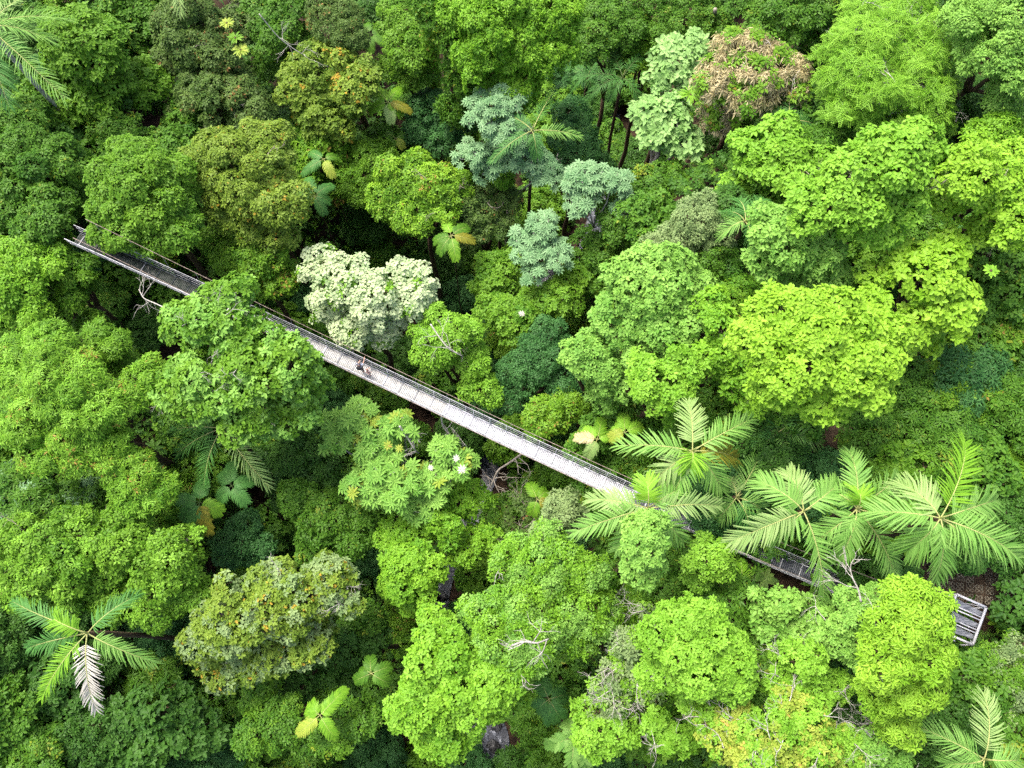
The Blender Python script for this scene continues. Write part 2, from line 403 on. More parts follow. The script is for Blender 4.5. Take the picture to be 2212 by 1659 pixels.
# ------------------------------------------------------------------ palms
def frond_geo(P0, P1, rise, npair, leaf, width, rng, sweep=(1.25, .45), droopL=.25, fuse=False, start=.14, twist=0., tw=1.0):
    P0 = np.array(P0, float); P1 = np.array(P1, float)
    mid = (P0 + P1) / 2 + np.array([0, 0, rise])
    t = np.linspace(0, 1, 18)[:, None]
    Cv = (1 - t) ** 2 * P0 + 2 * t * (1 - t) * mid + t * t * P1
    L = np.linalg.norm(np.diff(Cv, axis=0), axis=1).sum()
    T = np.gradient(Cv, axis=0); T /= np.linalg.norm(T, axis=1)[:, None]
    Sd = np.cross(T, [0, 0, 1.]); Sd /= np.linalg.norm(Sd, axis=1)[:, None] + 1e-6
    ca, sa = math.cos(twist), math.sin(twist); U0 = np.cross(Sd, T)
    Sd = Sd * ca + U0 * sa; U = np.cross(Sd, T)
    mb = MB(); mb.tube(Cv, np.linspace(.045, .010, 18) * tw, 5, cap=False)
    tt = start + (1 - start) * (np.arange(npair) + .5) / npair
    V = []; Fq = []; tint = []; k = 0
    for i, s in enumerate(tt):
        f = s * 17; a = int(min(16, f)); w = f - a
        p = Cv[a] * (1 - w) + Cv[a + 1] * w; T_ = T[a] * (1 - w) + T[a + 1] * w; S_ = Sd[a] * (1 - w) + Sd[a + 1] * w; U_ = U[a] * (1 - w) + U[a + 1] * w
        ang = sweep[0] * (1 - s) + sweep[1] * s
        prof = (.55 + .45 * math.sin(math.pi * min(1, (s - start) / (1 - start) * .8 + .15))) * (1 if s < .9 else .8)
        for sg in (-1, 1):
            if not fuse and rng.random() < .03: continue
            l = leaf * prof * rng.uniform(.86, 1.1); an = ang + rng.normal(0, .10 if not fuse else .02)
            d = T_ * math.cos(an) + sg * S_ * math.sin(an) + U_ * ((.30 if not fuse else .12) + rng.normal(0, .12 if not fuse else .02))
            d /= np.linalg.norm(d)
            wv = T_ * math.sin(an) - sg * S_ * math.cos(an); wd = width / 2
            if fuse: wd = L * (1 - start) / npair * .60 / max(.35, math.sin(an))
            q1 = p + d * l * .5 - np.array([0, 0, droopL * l * .15]); q2 = p + d * l * .97 - np.array([0, 0, droopL * l * rng.uniform(.7, 1.7)])
            up = U_ * width * .25
            V += [p - wv * wd * .6, p + wv * wd * .6, q1 - wv * wd, q1 + wv * wd, q2 - wv * wd * .35, q2 + wv * wd * .35]
            Fq += [(k, k + 1, k + 3, k + 2), (k + 2, k + 3, k + 5, k + 4)]
            k += 6; tv = rng.uniform(.2, .8); tint += [tv, tv]
    RV = np.vstack(mb.V); RF = np.vstack(mb.F4)
    Vn = np.vstack([np.array(V), RV]); nl = len(V)
    return Vn, np.vstack([np.array(Fq), RF + nl]), np.array(tint + [.7] * len(RF)), np.array([0] * len(Fq) + [1] * len(RF))
M_stalk = plain('palm_stalk', (.42, .45, .16))
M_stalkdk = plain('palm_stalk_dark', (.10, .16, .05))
def palm(label, cxy, z, tips, pal='palm', name='palm_tree', leaf=1.15, npair=26, width=.10, fuse=False, drop=1.2, rise=1.3, trunkr=.14,
         bark=None, dark=False, cat='palm', group=None, spear=True, tw=1.0, twist=.35):
    """tips: [(x,y[,pal[,dz]])] survey marks of each frond's end"""
    TREE_NO[0] += 1; rng = np.random.default_rng(5000 + TREE_NO[0])
    if not fuse and width < .25: npair = int(npair * 1.02); width = width * .66; leaf = leaf * 1.05
    c, m = at(cxy[0], cxy[1], z); g = float(ground(c[0], c[1])); g = min(g, z - 1)
    base = np.array([c[0], c[1], g])
    root = empty(name, base, label, cat, group)
    top = c - base
    mb = MB(); n = 10; P = wiggle((0, 0, -.5), top, n, .06, rng)
    R = np.linspace(trunkr * 1.3, trunkr * .9, n)
    mb.tube(P, R, 9)
    h = top[2]
    for k in range(int(h / .45)):                        # leaf-scar rings
        zc = .3 + k * .45; f = np.interp(zc, P[:, 2], np.arange(n)); a = int(min(n - 2, f)); w = f - a
        p = P[a] * (1 - w) + P[a + 1] * w
        mb.tube([p - (0, 0, .03), p, p + (0, 0, .03)], [trunkr * .9, trunkr * 1.2, trunkr * .9], 9, cap=False)
    mb.build('trunk', bark or M_bark, root, smooth=True)
    for i, tp in enumerate(tips):
        fp = tp[2] if len(tp) > 2 and tp[2] else pal; dz = tp[3] if len(tp) > 3 else drop * rng.uniform(.7, 1.25)
        e, _ = at(tp[0], tp[1], z - dz); e = e - base
        a = rng.uniform(0, .1)
        V, Fq, T, mi = frond_geo(top + (0, 0, a), e, rise * rng.uniform(.8, 1.2), npair, leaf * (1 if len(tp) < 5 else tp[4]), width, rng, fuse=fuse, twist=rng.uniform(-twist, twist), tw=tw)
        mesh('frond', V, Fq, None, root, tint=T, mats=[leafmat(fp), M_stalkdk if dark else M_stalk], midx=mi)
    if spear:
        mb = MB(); mb.tube([top, top + (.05, .02, .5), top + (.12, .04, 1.1)], [.07 * tw, .05 * tw, .008], 6); mb.build('spear_leaf', M_stalk, root, smooth=True)
    ALL.append((c[0], c[1], z, .6, label, []))
    return root

def ring(cx, cy, r, n, a0=0, jit=.0, pal=None, ell=1.0, rs=0):
    rr = random.Random(rs + int(cx)); out = []
    for i in range(n):
        a = a0 + i * 2 * math.pi / n + rr.uniform(-.25, .25); q = r * rr.uniform(.8, 1.12)
        out.append((cx + q * math.cos(a), cy - q * math.sin(a) * ell, pal))
    return out

# ------------------------------------------------------------------ strap-leaved rosettes (bromeliads, broad-leaved herbs)
def straprosette(label, xy, z, R, pal, n=16, name='bromeliad', cat='bromeliad', w=.09, group=None, broad=False, on_ground=False, lift=.7):
    TREE_NO[0] += 1; rng = np.random.default_rng(7000 + TREE_NO[0])
    c, m = at(xy[0], xy[1], z); r = R * m
    root = empty(name, c, label, cat, group)
    def blade(a, L, el, wd):
        d = np.array([math.cos(a), math.sin(a), 0]); s = np.array([-math.sin(a), math.cos(a), 0])
        pts = []; V = []; k = 6
        for i in range(k):
            t = i / (k - 1); p = d * L * (t * math.cos(el * .6)) + np.array([0, 0, L * (math.sin(el) * t - .75 * math.sin(el) * t * t - .08 * t * t)])
            ww = wd * (math.sin(math.pi * min(1, .12 + .86 * t)) ** (.6 if broad else .45)) * (1 if t < 1 else .15)
            V += [p - s * ww, p + (0, 0, -ww * .3), p + s * ww]
        Fq = []
        for i in range(k - 1):
            a0 = i * 3; Fq += [(a0, a0 + 1, a0 + 4, a0 + 3), (a0 + 1, a0 + 2, a0 + 5, a0 + 4)]
        return np.array(V), np.array(Fq)
    for part in range(1 if not broad else n):
        Vs = []; Fs = []; k = 0; T = []
        for i in (range(n) if not broad else [part]):
            V, Fq = blade(i * 2.39996 + rng.uniform(-.2, .2), r * rng.uniform(.75, 1.1), rng.uniform(.25, 1.0) * lift, w * rng.uniform(.8, 1.15))
            Vs.append(V); Fs.append(Fq + k); k += len(V); T += [rng.uniform(.15, .9)] * len(Fq)
        mesh('leaf' if broad else 'leaf_rosette', np.vstack(Vs), np.vstack(Fs), leafmat(pal), root, tint=np.array(T))
    if broad:
        g = float(ground(c[0], c[1])); mb = MB(); mb.tube([(0, 0, min(-.3, g - c[2] - .2)), (.05, 0, -.1), (0, 0, .12)], [.07, .06, .03], 6); mb.build('stem', M_stalkdk, root)
    else:
        mb = MB(); mb.tube([(0, 0, -.25), (0, 0, .05)], [.05, .09], 7); mb.build('root_ball', M_bark, root)
    return root
#__TREES__
# ------------------------------------------------------------------ canopy trees (survey marks on the 2212 x 1659 sheet)
G_LEFT = None
# --- upper left
tree('tall round tree with glossy mid green leaves beside the upper left palm fronds', 'round', 'grass', 31, [(190, 100, 88), (225, 185, 62, -3), (165, 190, 55, -4), (130, 60, 45, -3)], rl=1.2, scale=.95)
tree('dense dark green tree filling the left edge under the palm fronds', 'small', 'green', 32, [(70, 380, 108), (20, 300, 70, -1), (120, 440, 60, -3), (55, 250, 45, -3), (10, 420, 60, -2), (110, 480, 50, -1), (70, 500, 46, -1)], rl=1.2)
tree('round mid green tree just above the shaded left end of the footbridge', 'small', 'grass', 34, [(300, 410, 100), (245, 480, 55, -2), (355, 480, 66, -2), (280, 340, 50, -2), (375, 420, 45, -3)], rl=1.1, dens=1.1)
tree('dull olive tree with drooping branches at the top edge, left of centre', 'small', 'olive', 29, [(400, 60, 75), (450, 110, 68, -1), (360, 130, 40, -3), (510, 60, 50, -3)], rl=.95, gap=.12, bare=8, twigmat=M_twig)
tree('brownish olive tree with thin horizontal branches above the yellow olive dome', 'small', 'olive', 27, [(470, 215, 65), (540, 235, 50, -1), (420, 190, 40, -1), (500, 170, 45, -2), (395, 245, 35, -3)], rl=.9, gap=.18, bare=6)
tree('yellow olive domed tree with orange specks above the left half of the footbridge', 'small', 'oliveyel', 32, [(525, 370, 95), (600, 425, 62, -1), (450, 340, 55, -1), (570, 310, 55, -1), (505, 450, 60, -3), (600, 500, 40, -4)], rl=1.05, bare=10, twigmat=M_twig)
tree('low olive green tree touching the footbridge below the yellow olive dome', 'small', 'yelgreen', 27, [(560, 540, 58), (500, 560, 40, -1), (610, 600, 40, -2), (470, 520, 35, -2), (570, 620, 30, -3)], rl=.85)
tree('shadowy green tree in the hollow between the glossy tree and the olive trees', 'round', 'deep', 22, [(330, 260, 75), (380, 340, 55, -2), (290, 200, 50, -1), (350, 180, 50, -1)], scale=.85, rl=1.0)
tree('pale yellow green tree with clustered leaves left of the small bright palm', 'round', 'oliveyel', 27, [(690, 150, 72), (760, 190, 50, 0), (640, 190, 48, -1), (700, 240, 62, -2), (790, 160, 32, 0)], rl=.85, gap=.1, scale=.85)
tree('leafy lime tinted tree hanging below the pale clustered tree', 'round', 'yelgreen', 23, [(700, 300, 62), (660, 340, 48, -1), (745, 355, 48, -2), (715, 400, 45, -4)], rl=.85, gap=.05, scale=.85)
tree('grey olive fine leaved tree at the top edge above the clustered tree', 'fine', 'olive', 28, [(735, 55, 52), (700, 20, 45, 0), (760, 95, 30, -2)], rl=.9)
tree('mid green tree with pale lianas at the top edge right of the drooping olive tree', 'small', 'green', 27, [(600, 60, 60), (640, 10, 50), (590, 130, 42, -3), (560, 20, 40, -1), (655, 85, 35, -2)], rl=.95, gap=.1, bare=5)
tree('green tree with round clumps left of the vine covered trunk', 'small', 'grass', 27, [(890, 90, 52), (860, 40, 45), (905, 150, 38, -3), (850, 140, 35, -3)], rl=.9)
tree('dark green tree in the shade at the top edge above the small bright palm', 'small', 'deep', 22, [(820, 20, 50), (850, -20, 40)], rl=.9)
tree('tall bright green tree draped in hanging vines at the top centre', 'small', 'bright', 36, [(1080, 20, 92), (1150, 90, 78, -2), (1040, 110, 62, -3), (1200, 30, 55, -1), (1110, 170, 52, -5), (1000, 20, 50, -2)], rl=1.05, hang=1500, dens=1.1)
tree('dark crowned tree at the top edge beside the vine covered trunk', 'drape', 'green', 32, [(985, 70, 40), (940, 10, 45, 1), (1000, 160, 38, -4), (990, 235, 34, -7)], rl=.8, hang=500, dens=1.2)
tree('small mid green dome at the top edge right of the vine draped tree', 'small', 'green', 28, [(1320, 50, 58), (1290, 100, 38, -1), (1360, 20, 40), (1340, 130, 28, -3)], rl=.95)
tree('vivid green tree with fingered leaves above the pale round leaved trees', 'narrow', 'bright', 26, [(1400, 70, 38), (1380, 120, 34, -1), (1420, 110, 28, -1)], rl=.8)
tree('soft green tree at the top edge left of the leaning trunk', 'fine', 'green', 29, [(1490, 30, 66), (1450, 80, 40, -1), (1540, 60, 40, -1), (1440, 10, 40)], rl=1.0, scale=1.1)
tree('dark green wall of foliage at the top edge above the tan flowering tree', 'small', 'green', 33, [(1700, 30, 68), (1640, 10, 50, -1), (1760, 60, 52, -2), (1740, 130, 40, -5), (1790, 10, 50), (1800, 110, 36, -5)], rl=1.0)
tree('light green tree with big rounded leaves left of the tan flowering tree', 'big', 'pale', 30, [(1460, 125, 46), (1500, 100, 34, 0), (1430, 165, 30, -1), (1490, 170, 36, -1)], rl=.8, scale=.85, gap=.05, bark=M_barkpale)
tree('larger light green tree with big rounded leaves below the tan flowering tree', 'big', 'pale', 29, [(1430, 270, 58), (1480, 310, 38, -1), (1400, 240, 32, -1), (1450, 230, 30, 0)], rl=.85, scale=.9, gap=.05, bark=M_barkpale)
tree('tan flowering tree with dry brush like blossom near the top right', 'spike', 'tan', 34, [(1620, 150, 92), (1550, 170, 50, -1), (1690, 160, 62, -1), (1650, 220, 55, -4), (1550, 250, 42, -5), (1600, 100, 50, 0)],
     name='flowering_tree', rl=1.0, pal2='yelgreen', frac2=.16, kind2='small', bare=14, dens=1.25, flat=.62)
tree('spreading feathery tree with bare white branches near the top right corner', 'pinn', 'lime', 37, [(1900, 130, 100, 0), (1840, 210, 80, -2), (1980, 180, 85, -1), (1960, 60, 85, 0), (1880, 40, 60, -1), (2030, 90, 60, 0), (1830, 110, 55, -2), (1930, 260, 50, -4), (2010, 250, 46, -3)],
     rl=1.0, gap=.18, bare=46, flat=.42, bark=M_barkpale, dens=.85, barel=2.2)
tree('pale bright green tree filling the top right corner', 'fine', 'limegr', 41, [(2160, 60, 92), (2200, 140, 62, -1), (2110, 110, 50, -2), (2190, 5, 60), (2170, 205, 45, -4)], rl=1.2, dens=1.1, scale=1.15)
tree('bright green tree on the right edge under the corner tree', 'small', 'bright', 37, [(2170, 300, 62), (2120, 290, 34, -1), (2200, 340, 45, -1)], rl=1.0)
tree('vivid yellow green tree with lobed leaves below the tan flowering tree', 'round', 'lime', 34, [(1680, 340, 72), (1620, 330, 52, -1), (1750, 330, 48, -1), (1650, 400, 55, -3), (1600, 400, 36, -3), (1690, 290, 44, 0)], rl=.85, gap=.08, kind2='narrow')
tree('dark green understorey tree in the notch below the feathery tree', 'small', 'green', 27, [(1830, 300, 60), (1880, 340, 50, -2), (2080, 260, 50, 0)], rl=.9)
# --- right: the big yellow green crowns
tree('broad yellow green tree with the highest crown near the right edge', 'round', 'lime', 44, [(1930, 345, 78), (1850, 390, 78, -1), (1990, 310, 48, -1), (1790, 440, 72, -2), (1880, 470, 70, -3), (1960, 420, 58, -2), (1740, 400, 45, -3)], rl=1.0, scale=.85, bare=5, twigmat=M_twig, dens=1.15)
tree('yellow green tree with orange leaf tips against the right edge', 'round', 'yellow', 43, [(2090, 370, 66), (2160, 400, 66, -1), (2190, 480, 56, -2), (2050, 440, 46, -3), (2130, 490, 40, -4), (2200, 330, 30, -2)], rl=1.0, scale=.85, bare=9, twigmat=M_twig)
tree('lime green tree with small packed leaves left of the broad yellow green tree', 'round', 'limegr', 40, [(1690, 500, 72), (1650, 560, 42, -2), (1760, 530, 60, -1), (1790, 600, 55, -3), (1700, 590, 50, -4)], rl=.95, scale=.8)
tree('huge dense yellow green dome in the middle of the right half', 'round', 'yellow', 43, [(1720, 740, 100), (1830, 760, 100, 0), (1770, 840, 78, -2), (1680, 680, 66, -1), (1900, 720, 62, -1), (1690, 820, 58, -2), (1800, 680, 62, 0), (1880, 660, 50, -3)], rl=1.05, scale=.85, dens=1.2, rough=1.2)
tree('bright yellow green tree with large oval leaves right of the dense dome', 'big', 'yellow', 40, [(2020, 590, 66), (1960, 560, 44, -1), (2060, 660, 56, -1), (1990, 690, 50, -2), (2050, 530, 36, -1), (1900, 600, 34, -2), (2000, 740, 30, -4)], rl=.9, scale=.62, gap=.05)
tree('dark green glossy tree on the right edge beside the large oval leaved tree', 'round', 'green', 35, [(2150, 560, 62), (2190, 640, 60, -1), (2140, 660, 46, -2), (2120, 500, 30, -1), (2170, 720, 40, -3)], rl=.9, scale=.9)
tree('blue green tree with starry leaves below the large oval leaved tree', 'narrow', 'teal', 33, [(2060, 810, 66), (1990, 800, 40, -1), (2130, 800, 50, 0), (2100, 860, 45, -3), (2020, 850, 30, -3)], rl=.9)
tree('mid green starry leaved tree on the right edge below the blue green tree', 'narrow', 'green', 32, [(2180, 840, 56), (2140, 900, 44, -2), (2195, 910, 45, -2)], rl=.85)
tree('dull green bushy tree in shade left of the blue green tree', 'small', 'green', 29, [(1960, 880, 52), (1920, 840, 36, -1), (1990, 920, 44, -2)], rl=.8)
tree('open mid green tree with grey forked twigs left of the dense dome', 'round', 'bright', 37, [(1560, 700, 44), (1550, 770, 48, -1), (1600, 820, 44, -2), (1540, 650, 34, -1), (1620, 870, 30, -3)], rl=.8, gap=.12, scale=.85, bare=7, twigmat=M_twig)
tree('pale grey green domed tree right of the picture centre', 'round', 'limegr', 36, [(1400, 610, 82), (1350, 680, 66, -2), (1450, 690, 74, -1), (1460, 590, 56, -1), (1420, 740, 60, -3), (1500, 620, 40, -2)], rl=.95, scale=.8, dens=1.1, bare=4)
tree('lower light green tree left of the pale domed tree', 'round', 'limegr', 32, [(1280, 770, 52), (1330, 810, 50, -1), (1240, 760, 32, -2), (1300, 840, 40, -3)], rl=.85, scale=.75)
tree('bright yellowish tree in front of the pale domed tree, above the palms', 'round', 'lime', 36, [(1430, 830, 58), (1390, 800, 40, -1), (1480, 790, 40, 0), (1440, 880, 32, -3)], rl=.85, scale=.8)
tree('sage coloured tree with tiny leaves above the pale domed tree', 'fine', 'sage', 34, [(1500, 480, 48), (1460, 520, 45, -1), (1540, 510, 40, -1), (1520, 440, 30, -1), (1410, 530, 26, -3)], rl=.85)
tree('dense green tree with small leaves below the larger round leaved tree', 'small', 'green', 27, [(1400, 420, 62), (1350, 480, 56, -1), (1440, 380, 40, 0), (1330, 420, 42, -1), (1300, 540, 44, -3), (1380, 530, 42, -3)], rl=.85)
tree('teal green bush like tree under the silver leaved tree', 'fine', 'teal', 24, [(1240, 310, 52), (1220, 370, 40, -1), (1280, 350, 36, -2), (1230, 240, 40, 0)], rl=.85)
# --- silver trumpet trees
tree('silvery trumpet tree with hand shaped leaves left of the long feather palm', 'pal', 'silver', 31, [(1060, 240, 50), (1100, 280, 44, -1), (1020, 330, 36, -3), (1130, 330, 42, -3), (1180, 370, 34, -4), (1060, 350, 36, -4), (1100, 215, 30, 0)],
     name='trumpet_tree', rl=.6, scale=.62, gap=.3, bark=M_barkpale, trunkr=.12, bare=3)
tree('open trumpet tree with pale forked trunk and star leaves near the picture centre', 'pal', 'silver', 29, [(1262, 388, 36), (1330, 390, 32, 0), (1255, 440, 32, -1), (1345, 440, 24, -2), (1290, 375, 24, 0)],
     name='trumpet_tree', rl=.6, scale=.66, gap=.2, bark=M_barkpale, trunkr=.10, lean=(0, -1))
tree('trumpet tree with dangling star leaves just left of the pale forked one', 'pal', 'silver', 27, [(1170, 490, 36), (1150, 540, 34, -1), (1205, 545, 30, -1), (1160, 590, 28, -2), (1130, 510, 22, -1)],
     name='trumpet_tree', rl=.6, scale=.66, gap=.2, bark=M_barkpale, trunkr=.10)
tree('trumpet tree with broad star leaves and yellow spots just below the footbridge', 'pal', 'limegr', 27, [(800, 940, 52), (850, 1040, 60, 0), (940, 1040, 46, -1), (790, 1050, 46, -1), (870, 920, 30, 1), (730, 960, 30, -1), (985, 1000, 34, 0), (900, 1080, 40, -2), (770, 890, 30, 0), (720, 920, 24, -1), (960, 970, 24, 0)],
     name='trumpet_tree', rl=.72, scale=.80, gap=.26, dens=.9, bark=M_barkpale, trunkr=.13, pal2='gold', frac2=.03)
# --- centre
tree('tree covered in creamy white leaves above the footbridge', 'flower', 'cream', 28, [(740, 600, 62), (800, 640, 62, 0), (880, 640, 52, -1), (700, 660, 40, -2), (760, 690, 50, -2), (870, 580, 30, -1), (680, 580, 34, -1), (830, 690, 50, -3), (700, 560, 30, -1), (910, 600, 26, -1), (768, 730, 26, -3)],
     name='flowering_tree', rl=.7, gap=.17, dens=.95, flat=.5, pal2='bright', frac2=.07, kind2='small', scale=1.15)
tree('yellow green tree overhanging the upper rail of the footbridge near its middle', 'small', 'lime', 27, [(960, 730, 54), (930, 760, 40, -1), (1010, 720, 40, -1), (1020, 780, 40, -2), (1040, 840, 36, -3), (920, 720, 28, -1)], rl=.85, bare=8, twigmat=M_twig, gap=.08)
tree('mid green mixed tree with a single white bloom right of the overhanging tree', 'round', 'grass', 24, [(1110, 690, 56), (1060, 670, 34, -1), (1160, 660, 40, -1), (1150, 730, 32, -3), (1210, 640, 46, 0), (1240, 600, 34, -1)], rl=.8, scale=.8)
tree('greyish blue green tree between the overhanging tree and the light green trees', 'fine', 'teal', 25, [(1170, 770, 50), (1120, 800, 45, -1), (1220, 820, 45, -1), (1190, 720, 36, 0), (1100, 850, 40, -2)], rl=.8)
tree('olive green low tree beside the upper rail, right of the footbridge middle', 'small', 'yelgreen', 25, [(1180, 900, 42), (1230, 880, 36, -1), (1160, 940, 26, -2)], rl=.75)
tree('leafy green low tree between the footbridge and the bright yellowish tree', 'round', 'green', 26, [(1290, 930, 40), (1350, 900, 44, 0), (1260, 970, 36, -1), (1330, 990, 36, -2), (1400, 900, 30, 0)], rl=.75, scale=.8)
tree('small green round tree between the dark stream bend and the trumpet trees', 'round', 'grass', 22, [(1080, 590, 46), (1050, 620, 28, -1), (1110, 560, 32, 0), (1120, 620, 30, -1)], rl=.8, scale=.85)
tree('patchy green and yellow tree above the creamy white tree', 'small', 'yelgreen', 26, [(870, 380, 60), (940, 400, 50, 0), (830, 430, 42, -1), (900, 460, 46, -1), (960, 450, 34, -1), (990, 400, 34, -1)], rl=.8, gap=.1, pal2='yellow', frac2=.22, bare=8, twigmat=M_twig)
tree('flat bright green patch of a small tree left of the patchy green and yellow tree', 'fine', 'grass', 22, [(820, 350, 46), (770, 390, 40, -1), (790, 330, 30)], rl=.8)
tree('grey green tree with pinkish twigs right of the patchy green and yellow tree', 'small', 'olive', 24, [(1030, 440, 44), (1060, 490, 44, -1), (1090, 430, 36, -1), (1010, 500, 34, -2)], rl=.75, gap=.1, bare=8, twigmat=M_twig)
tree('low mossy tree cushion under the silvery trumpet tree', 'fine', 'bright', 24, [(1083, 385, 24), (1070, 365, 14)], rl=.6)
tree('blue green shrubby tree left of the silvery trumpet tree', 'small', 'teal', 22, [(930, 230, 46), (950, 290, 40, -1), (900, 280, 30, -1), (990, 270, 36, 0)], rl=.75)
tree('dark green tree in the shade right of the small bright palm', 'round', 'green', 20, [(830, 290, 36), (870, 320, 36, -1), (910, 340, 30, -1)], rl=.7, scale=.8)
# --- left
tree('big loose grey green tree leaning over the footbridge on the left', 'round', 'grass', 36, [(480, 690, 88), (400, 690, 52, -2), (560, 790, 92, -1), (460, 800, 92, -2), (630, 800, 58, -2), (400, 850, 64, -4), (540, 890, 72, -4), (650, 840, 55, -4), (500, 640, 38, 0), (620, 900, 46, -5), (620, 760, 42, -1)],
     rl=1.0, gap=.12, scale=.85, bare=30, pal2='limegr', frac2=.42, dens=1.05)
tree('green tree on the left edge just below the shaded end of the footbridge', 'small', 'bright', 31, [(60, 590, 66), (20, 550, 44, 0), (110, 560, 44, -1), (60, 660, 52, -1), (10, 620, 40)], rl=1.0)
tree('darker green tree hanging under the shaded end of the footbridge', 'small', 'grass', 29, [(150, 590, 44), (140, 640, 40, -1), (180, 610, 22, -2), (120, 520, 28, 0), (190, 700, 26, -3)], rl=.85)
tree('small green rounded tree right of the left edge, above the wide yellow green tree', 'narrow', 'grass', 31, [(215, 745, 48), (180, 770, 40, -1), (250, 790, 36, -2)], rl=.85, scale=.75)
tree('wide yellow green tree with brown seed tufts on the left edge', 'narrow', 'yelgreen', 34, [(130, 830, 88), (60, 870, 78, -1), (200, 880, 80, -1), (320, 810, 46, -2), (270, 850, 46, -2), (130, 950, 72, -2), (230, 960, 60, -3), (280, 1020, 55, -4), (340, 1060, 42, -5), (30, 780, 50, -1), (100, 740, 46, -1), (290, 1080, 36, -5)],
     rl=1.05, scale=.72, dens=1.1, pal2='lime', frac2=.25)
tree('pale tipped green tree on the left edge under the wide yellow green tree', 'narrow', 'green', 28, [(60, 1090, 74), (130, 1110, 60, -1), (20, 1040, 44, 0), (190, 1080, 46, -2)], rl=.9, scale=.85, pal2='silver', frac2=.12)
tree('vine smothered green tree above the lower left palm', 'small', 'grass', 30, [(130, 1190, 88, 0), (250, 1170, 80, -1), (350, 1230, 72, -1), (60, 1240, 66, -1), (400, 1280, 50, -3), (320, 1310, 52, -3), (180, 1260, 70, -2), (400, 1180, 45, -3), (40, 1160, 55, -1), (260, 1290, 50, -3)], rl=1.0, pal2='lime', frac2=.2, kind2='small', bare=18, twigmat=M_twig)
tree('grey and yellow green tree with brown flecks in the lower left', 'round', 'oliveyel', 29, [(620, 1290, 80), (530, 1330, 78, 0), (700, 1260, 58, -1), (460, 1370, 60, -1), (560, 1410, 66, -3), (660, 1370, 58, -3), (480, 1440, 50, -4), (750, 1300, 34, -2)],
     rl=.95, scale=.72, gap=.08, bare=18, pal2='sage', frac2=.35, kind2='round')
tree('smooth blue green bushy tree right of the shaded palm pair in the lower left', 'fine', 'teal', 21, [(520, 1160, 48), (490, 1190, 30, -1), (550, 1190, 30, -1)], rl=.9)
tree('mid green tree below the trumpet tree and left of the round green dome', 'small', 'green', 23, [(700, 1120, 62), (650, 1080, 46, -1), (760, 1150, 50, -1), (740, 1200, 40, -3), (680, 1190, 40, -3)], rl=.85)
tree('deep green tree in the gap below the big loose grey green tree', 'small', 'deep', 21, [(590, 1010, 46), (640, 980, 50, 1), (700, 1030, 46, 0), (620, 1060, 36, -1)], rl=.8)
tree('fresh green tree between the trumpet tree and the stream', 'round', 'bright', 24, [(960, 1120, 55), (900, 1150, 45, -1), (1010, 1080, 40, -1), (1040, 1160, 36, -2), (1000, 1190, 36, -2), (850, 1150, 36, -2)], rl=.85, scale=.75, gap=.08)
tree('compact round green dome left of the stream in the lower middle', 'round', 'bright', 25, [(890, 1240, 58), (860, 1210, 34, -1), (900, 1290, 36, -2)], rl=.85, scale=.72, dens=1.1)
# --- lower middle, right of the stream
tree('light green finely leaved tree right of the stream in the lower middle', 'fine', 'bright', 33, [(1180, 1240, 80), (1260, 1290, 66, -1), (1110, 1210, 46, -1), (1200, 1330, 60, -2), (1300, 1330, 40, -2), (1270, 1240, 40, 0), (1230, 1380, 44, -3)], rl=1.0, scale=1.1, pal2='limegr', frac2=.4, bare=6)
tree('brighter fine leaved tree with a white twig overlapping the large dome by the stream', 'fine', 'bright', 33, [(1080, 1340, 66), (1130, 1400, 66, 0), (1030, 1320, 36, -2), (1170, 1370, 40, -1)], rl=1.0, scale=1.1, pal2='limegr', frac2=.5, bare=5)
tree('large dense lime green dome at the bottom left of the stream pool', 'round', 'bright', 32, [(970, 1430, 88), (930, 1510, 80, -1), (1040, 1490, 80, 0), (960, 1570, 60, -3), (1080, 1440, 56, 0), (930, 1360, 42, -3), (1100, 1520, 36, -3), (870, 1540, 36, -4)], rl=1.0, scale=.75, dens=1.15, pal2='lime', frac2=.4, kind2='round')
tree('pale olive feathery tree below the footbridge beside the dry twigs', 'small', 'sage', 28, [(1210, 1100, 36), (1180, 1150, 32, -1), (1240, 1120, 30, -1)], rl=.7)
tree('tree with dry brown bare twigs standing below the footbridge', 'small', 'olive', 23, [(1140, 1090, 30), (1120, 1140, 24, -1), (1090, 1110, 20, -1)], rl=.6, gap=.4, dens=.4, bare=26, twigmat=M_twig)
tree('tall pale lime tree in front of the palms beside the footbridge', 'round', 'limegr', 40, [(1395, 1170, 54), (1390, 1230, 40, -2), (1405, 1130, 34, -1)], rl=.8, scale=.62, dens=1.2)
tree('small vivid yellow green tree right of the tall pale lime tree', 'small', 'lime', 35, [(1530, 1208, 42), (1510, 1240, 30, -2), (1555, 1195, 24, -1)], rl=.75)
tree('smooth lime dome with tiny leaves at the lower right of centre', 'round', 'lime', 40, [(1500, 1380, 86), (1560, 1440, 66, -1), (1460, 1440, 62, -2), (1480, 1340, 50, -1), (1520, 1500, 48, -4), (1590, 1400, 36, -2)], rl=1.0, scale=.62, dens=1.2, flat=.75)
tree('thin pale tree with leafless patches between the fine leaved tree and the smooth dome', 'small', 'sage', 32, [(1370, 1400, 42), (1340, 1450, 44, -1), (1390, 1480, 40, -1), (1320, 1500, 40, -1), (1300, 1530, 36, -2), (1400, 1330, 26, -1)], rl=.65, gap=.3, dens=.7, bare=42, pal2='lime', frac2=.3)
tree('shaded green tree between the tall pale lime tree and the smooth dome', 'small', 'yelgreen', 29, [(1370, 1300, 40), (1310, 1270, 34), (1440, 1290, 30, -1)], rl=.75)
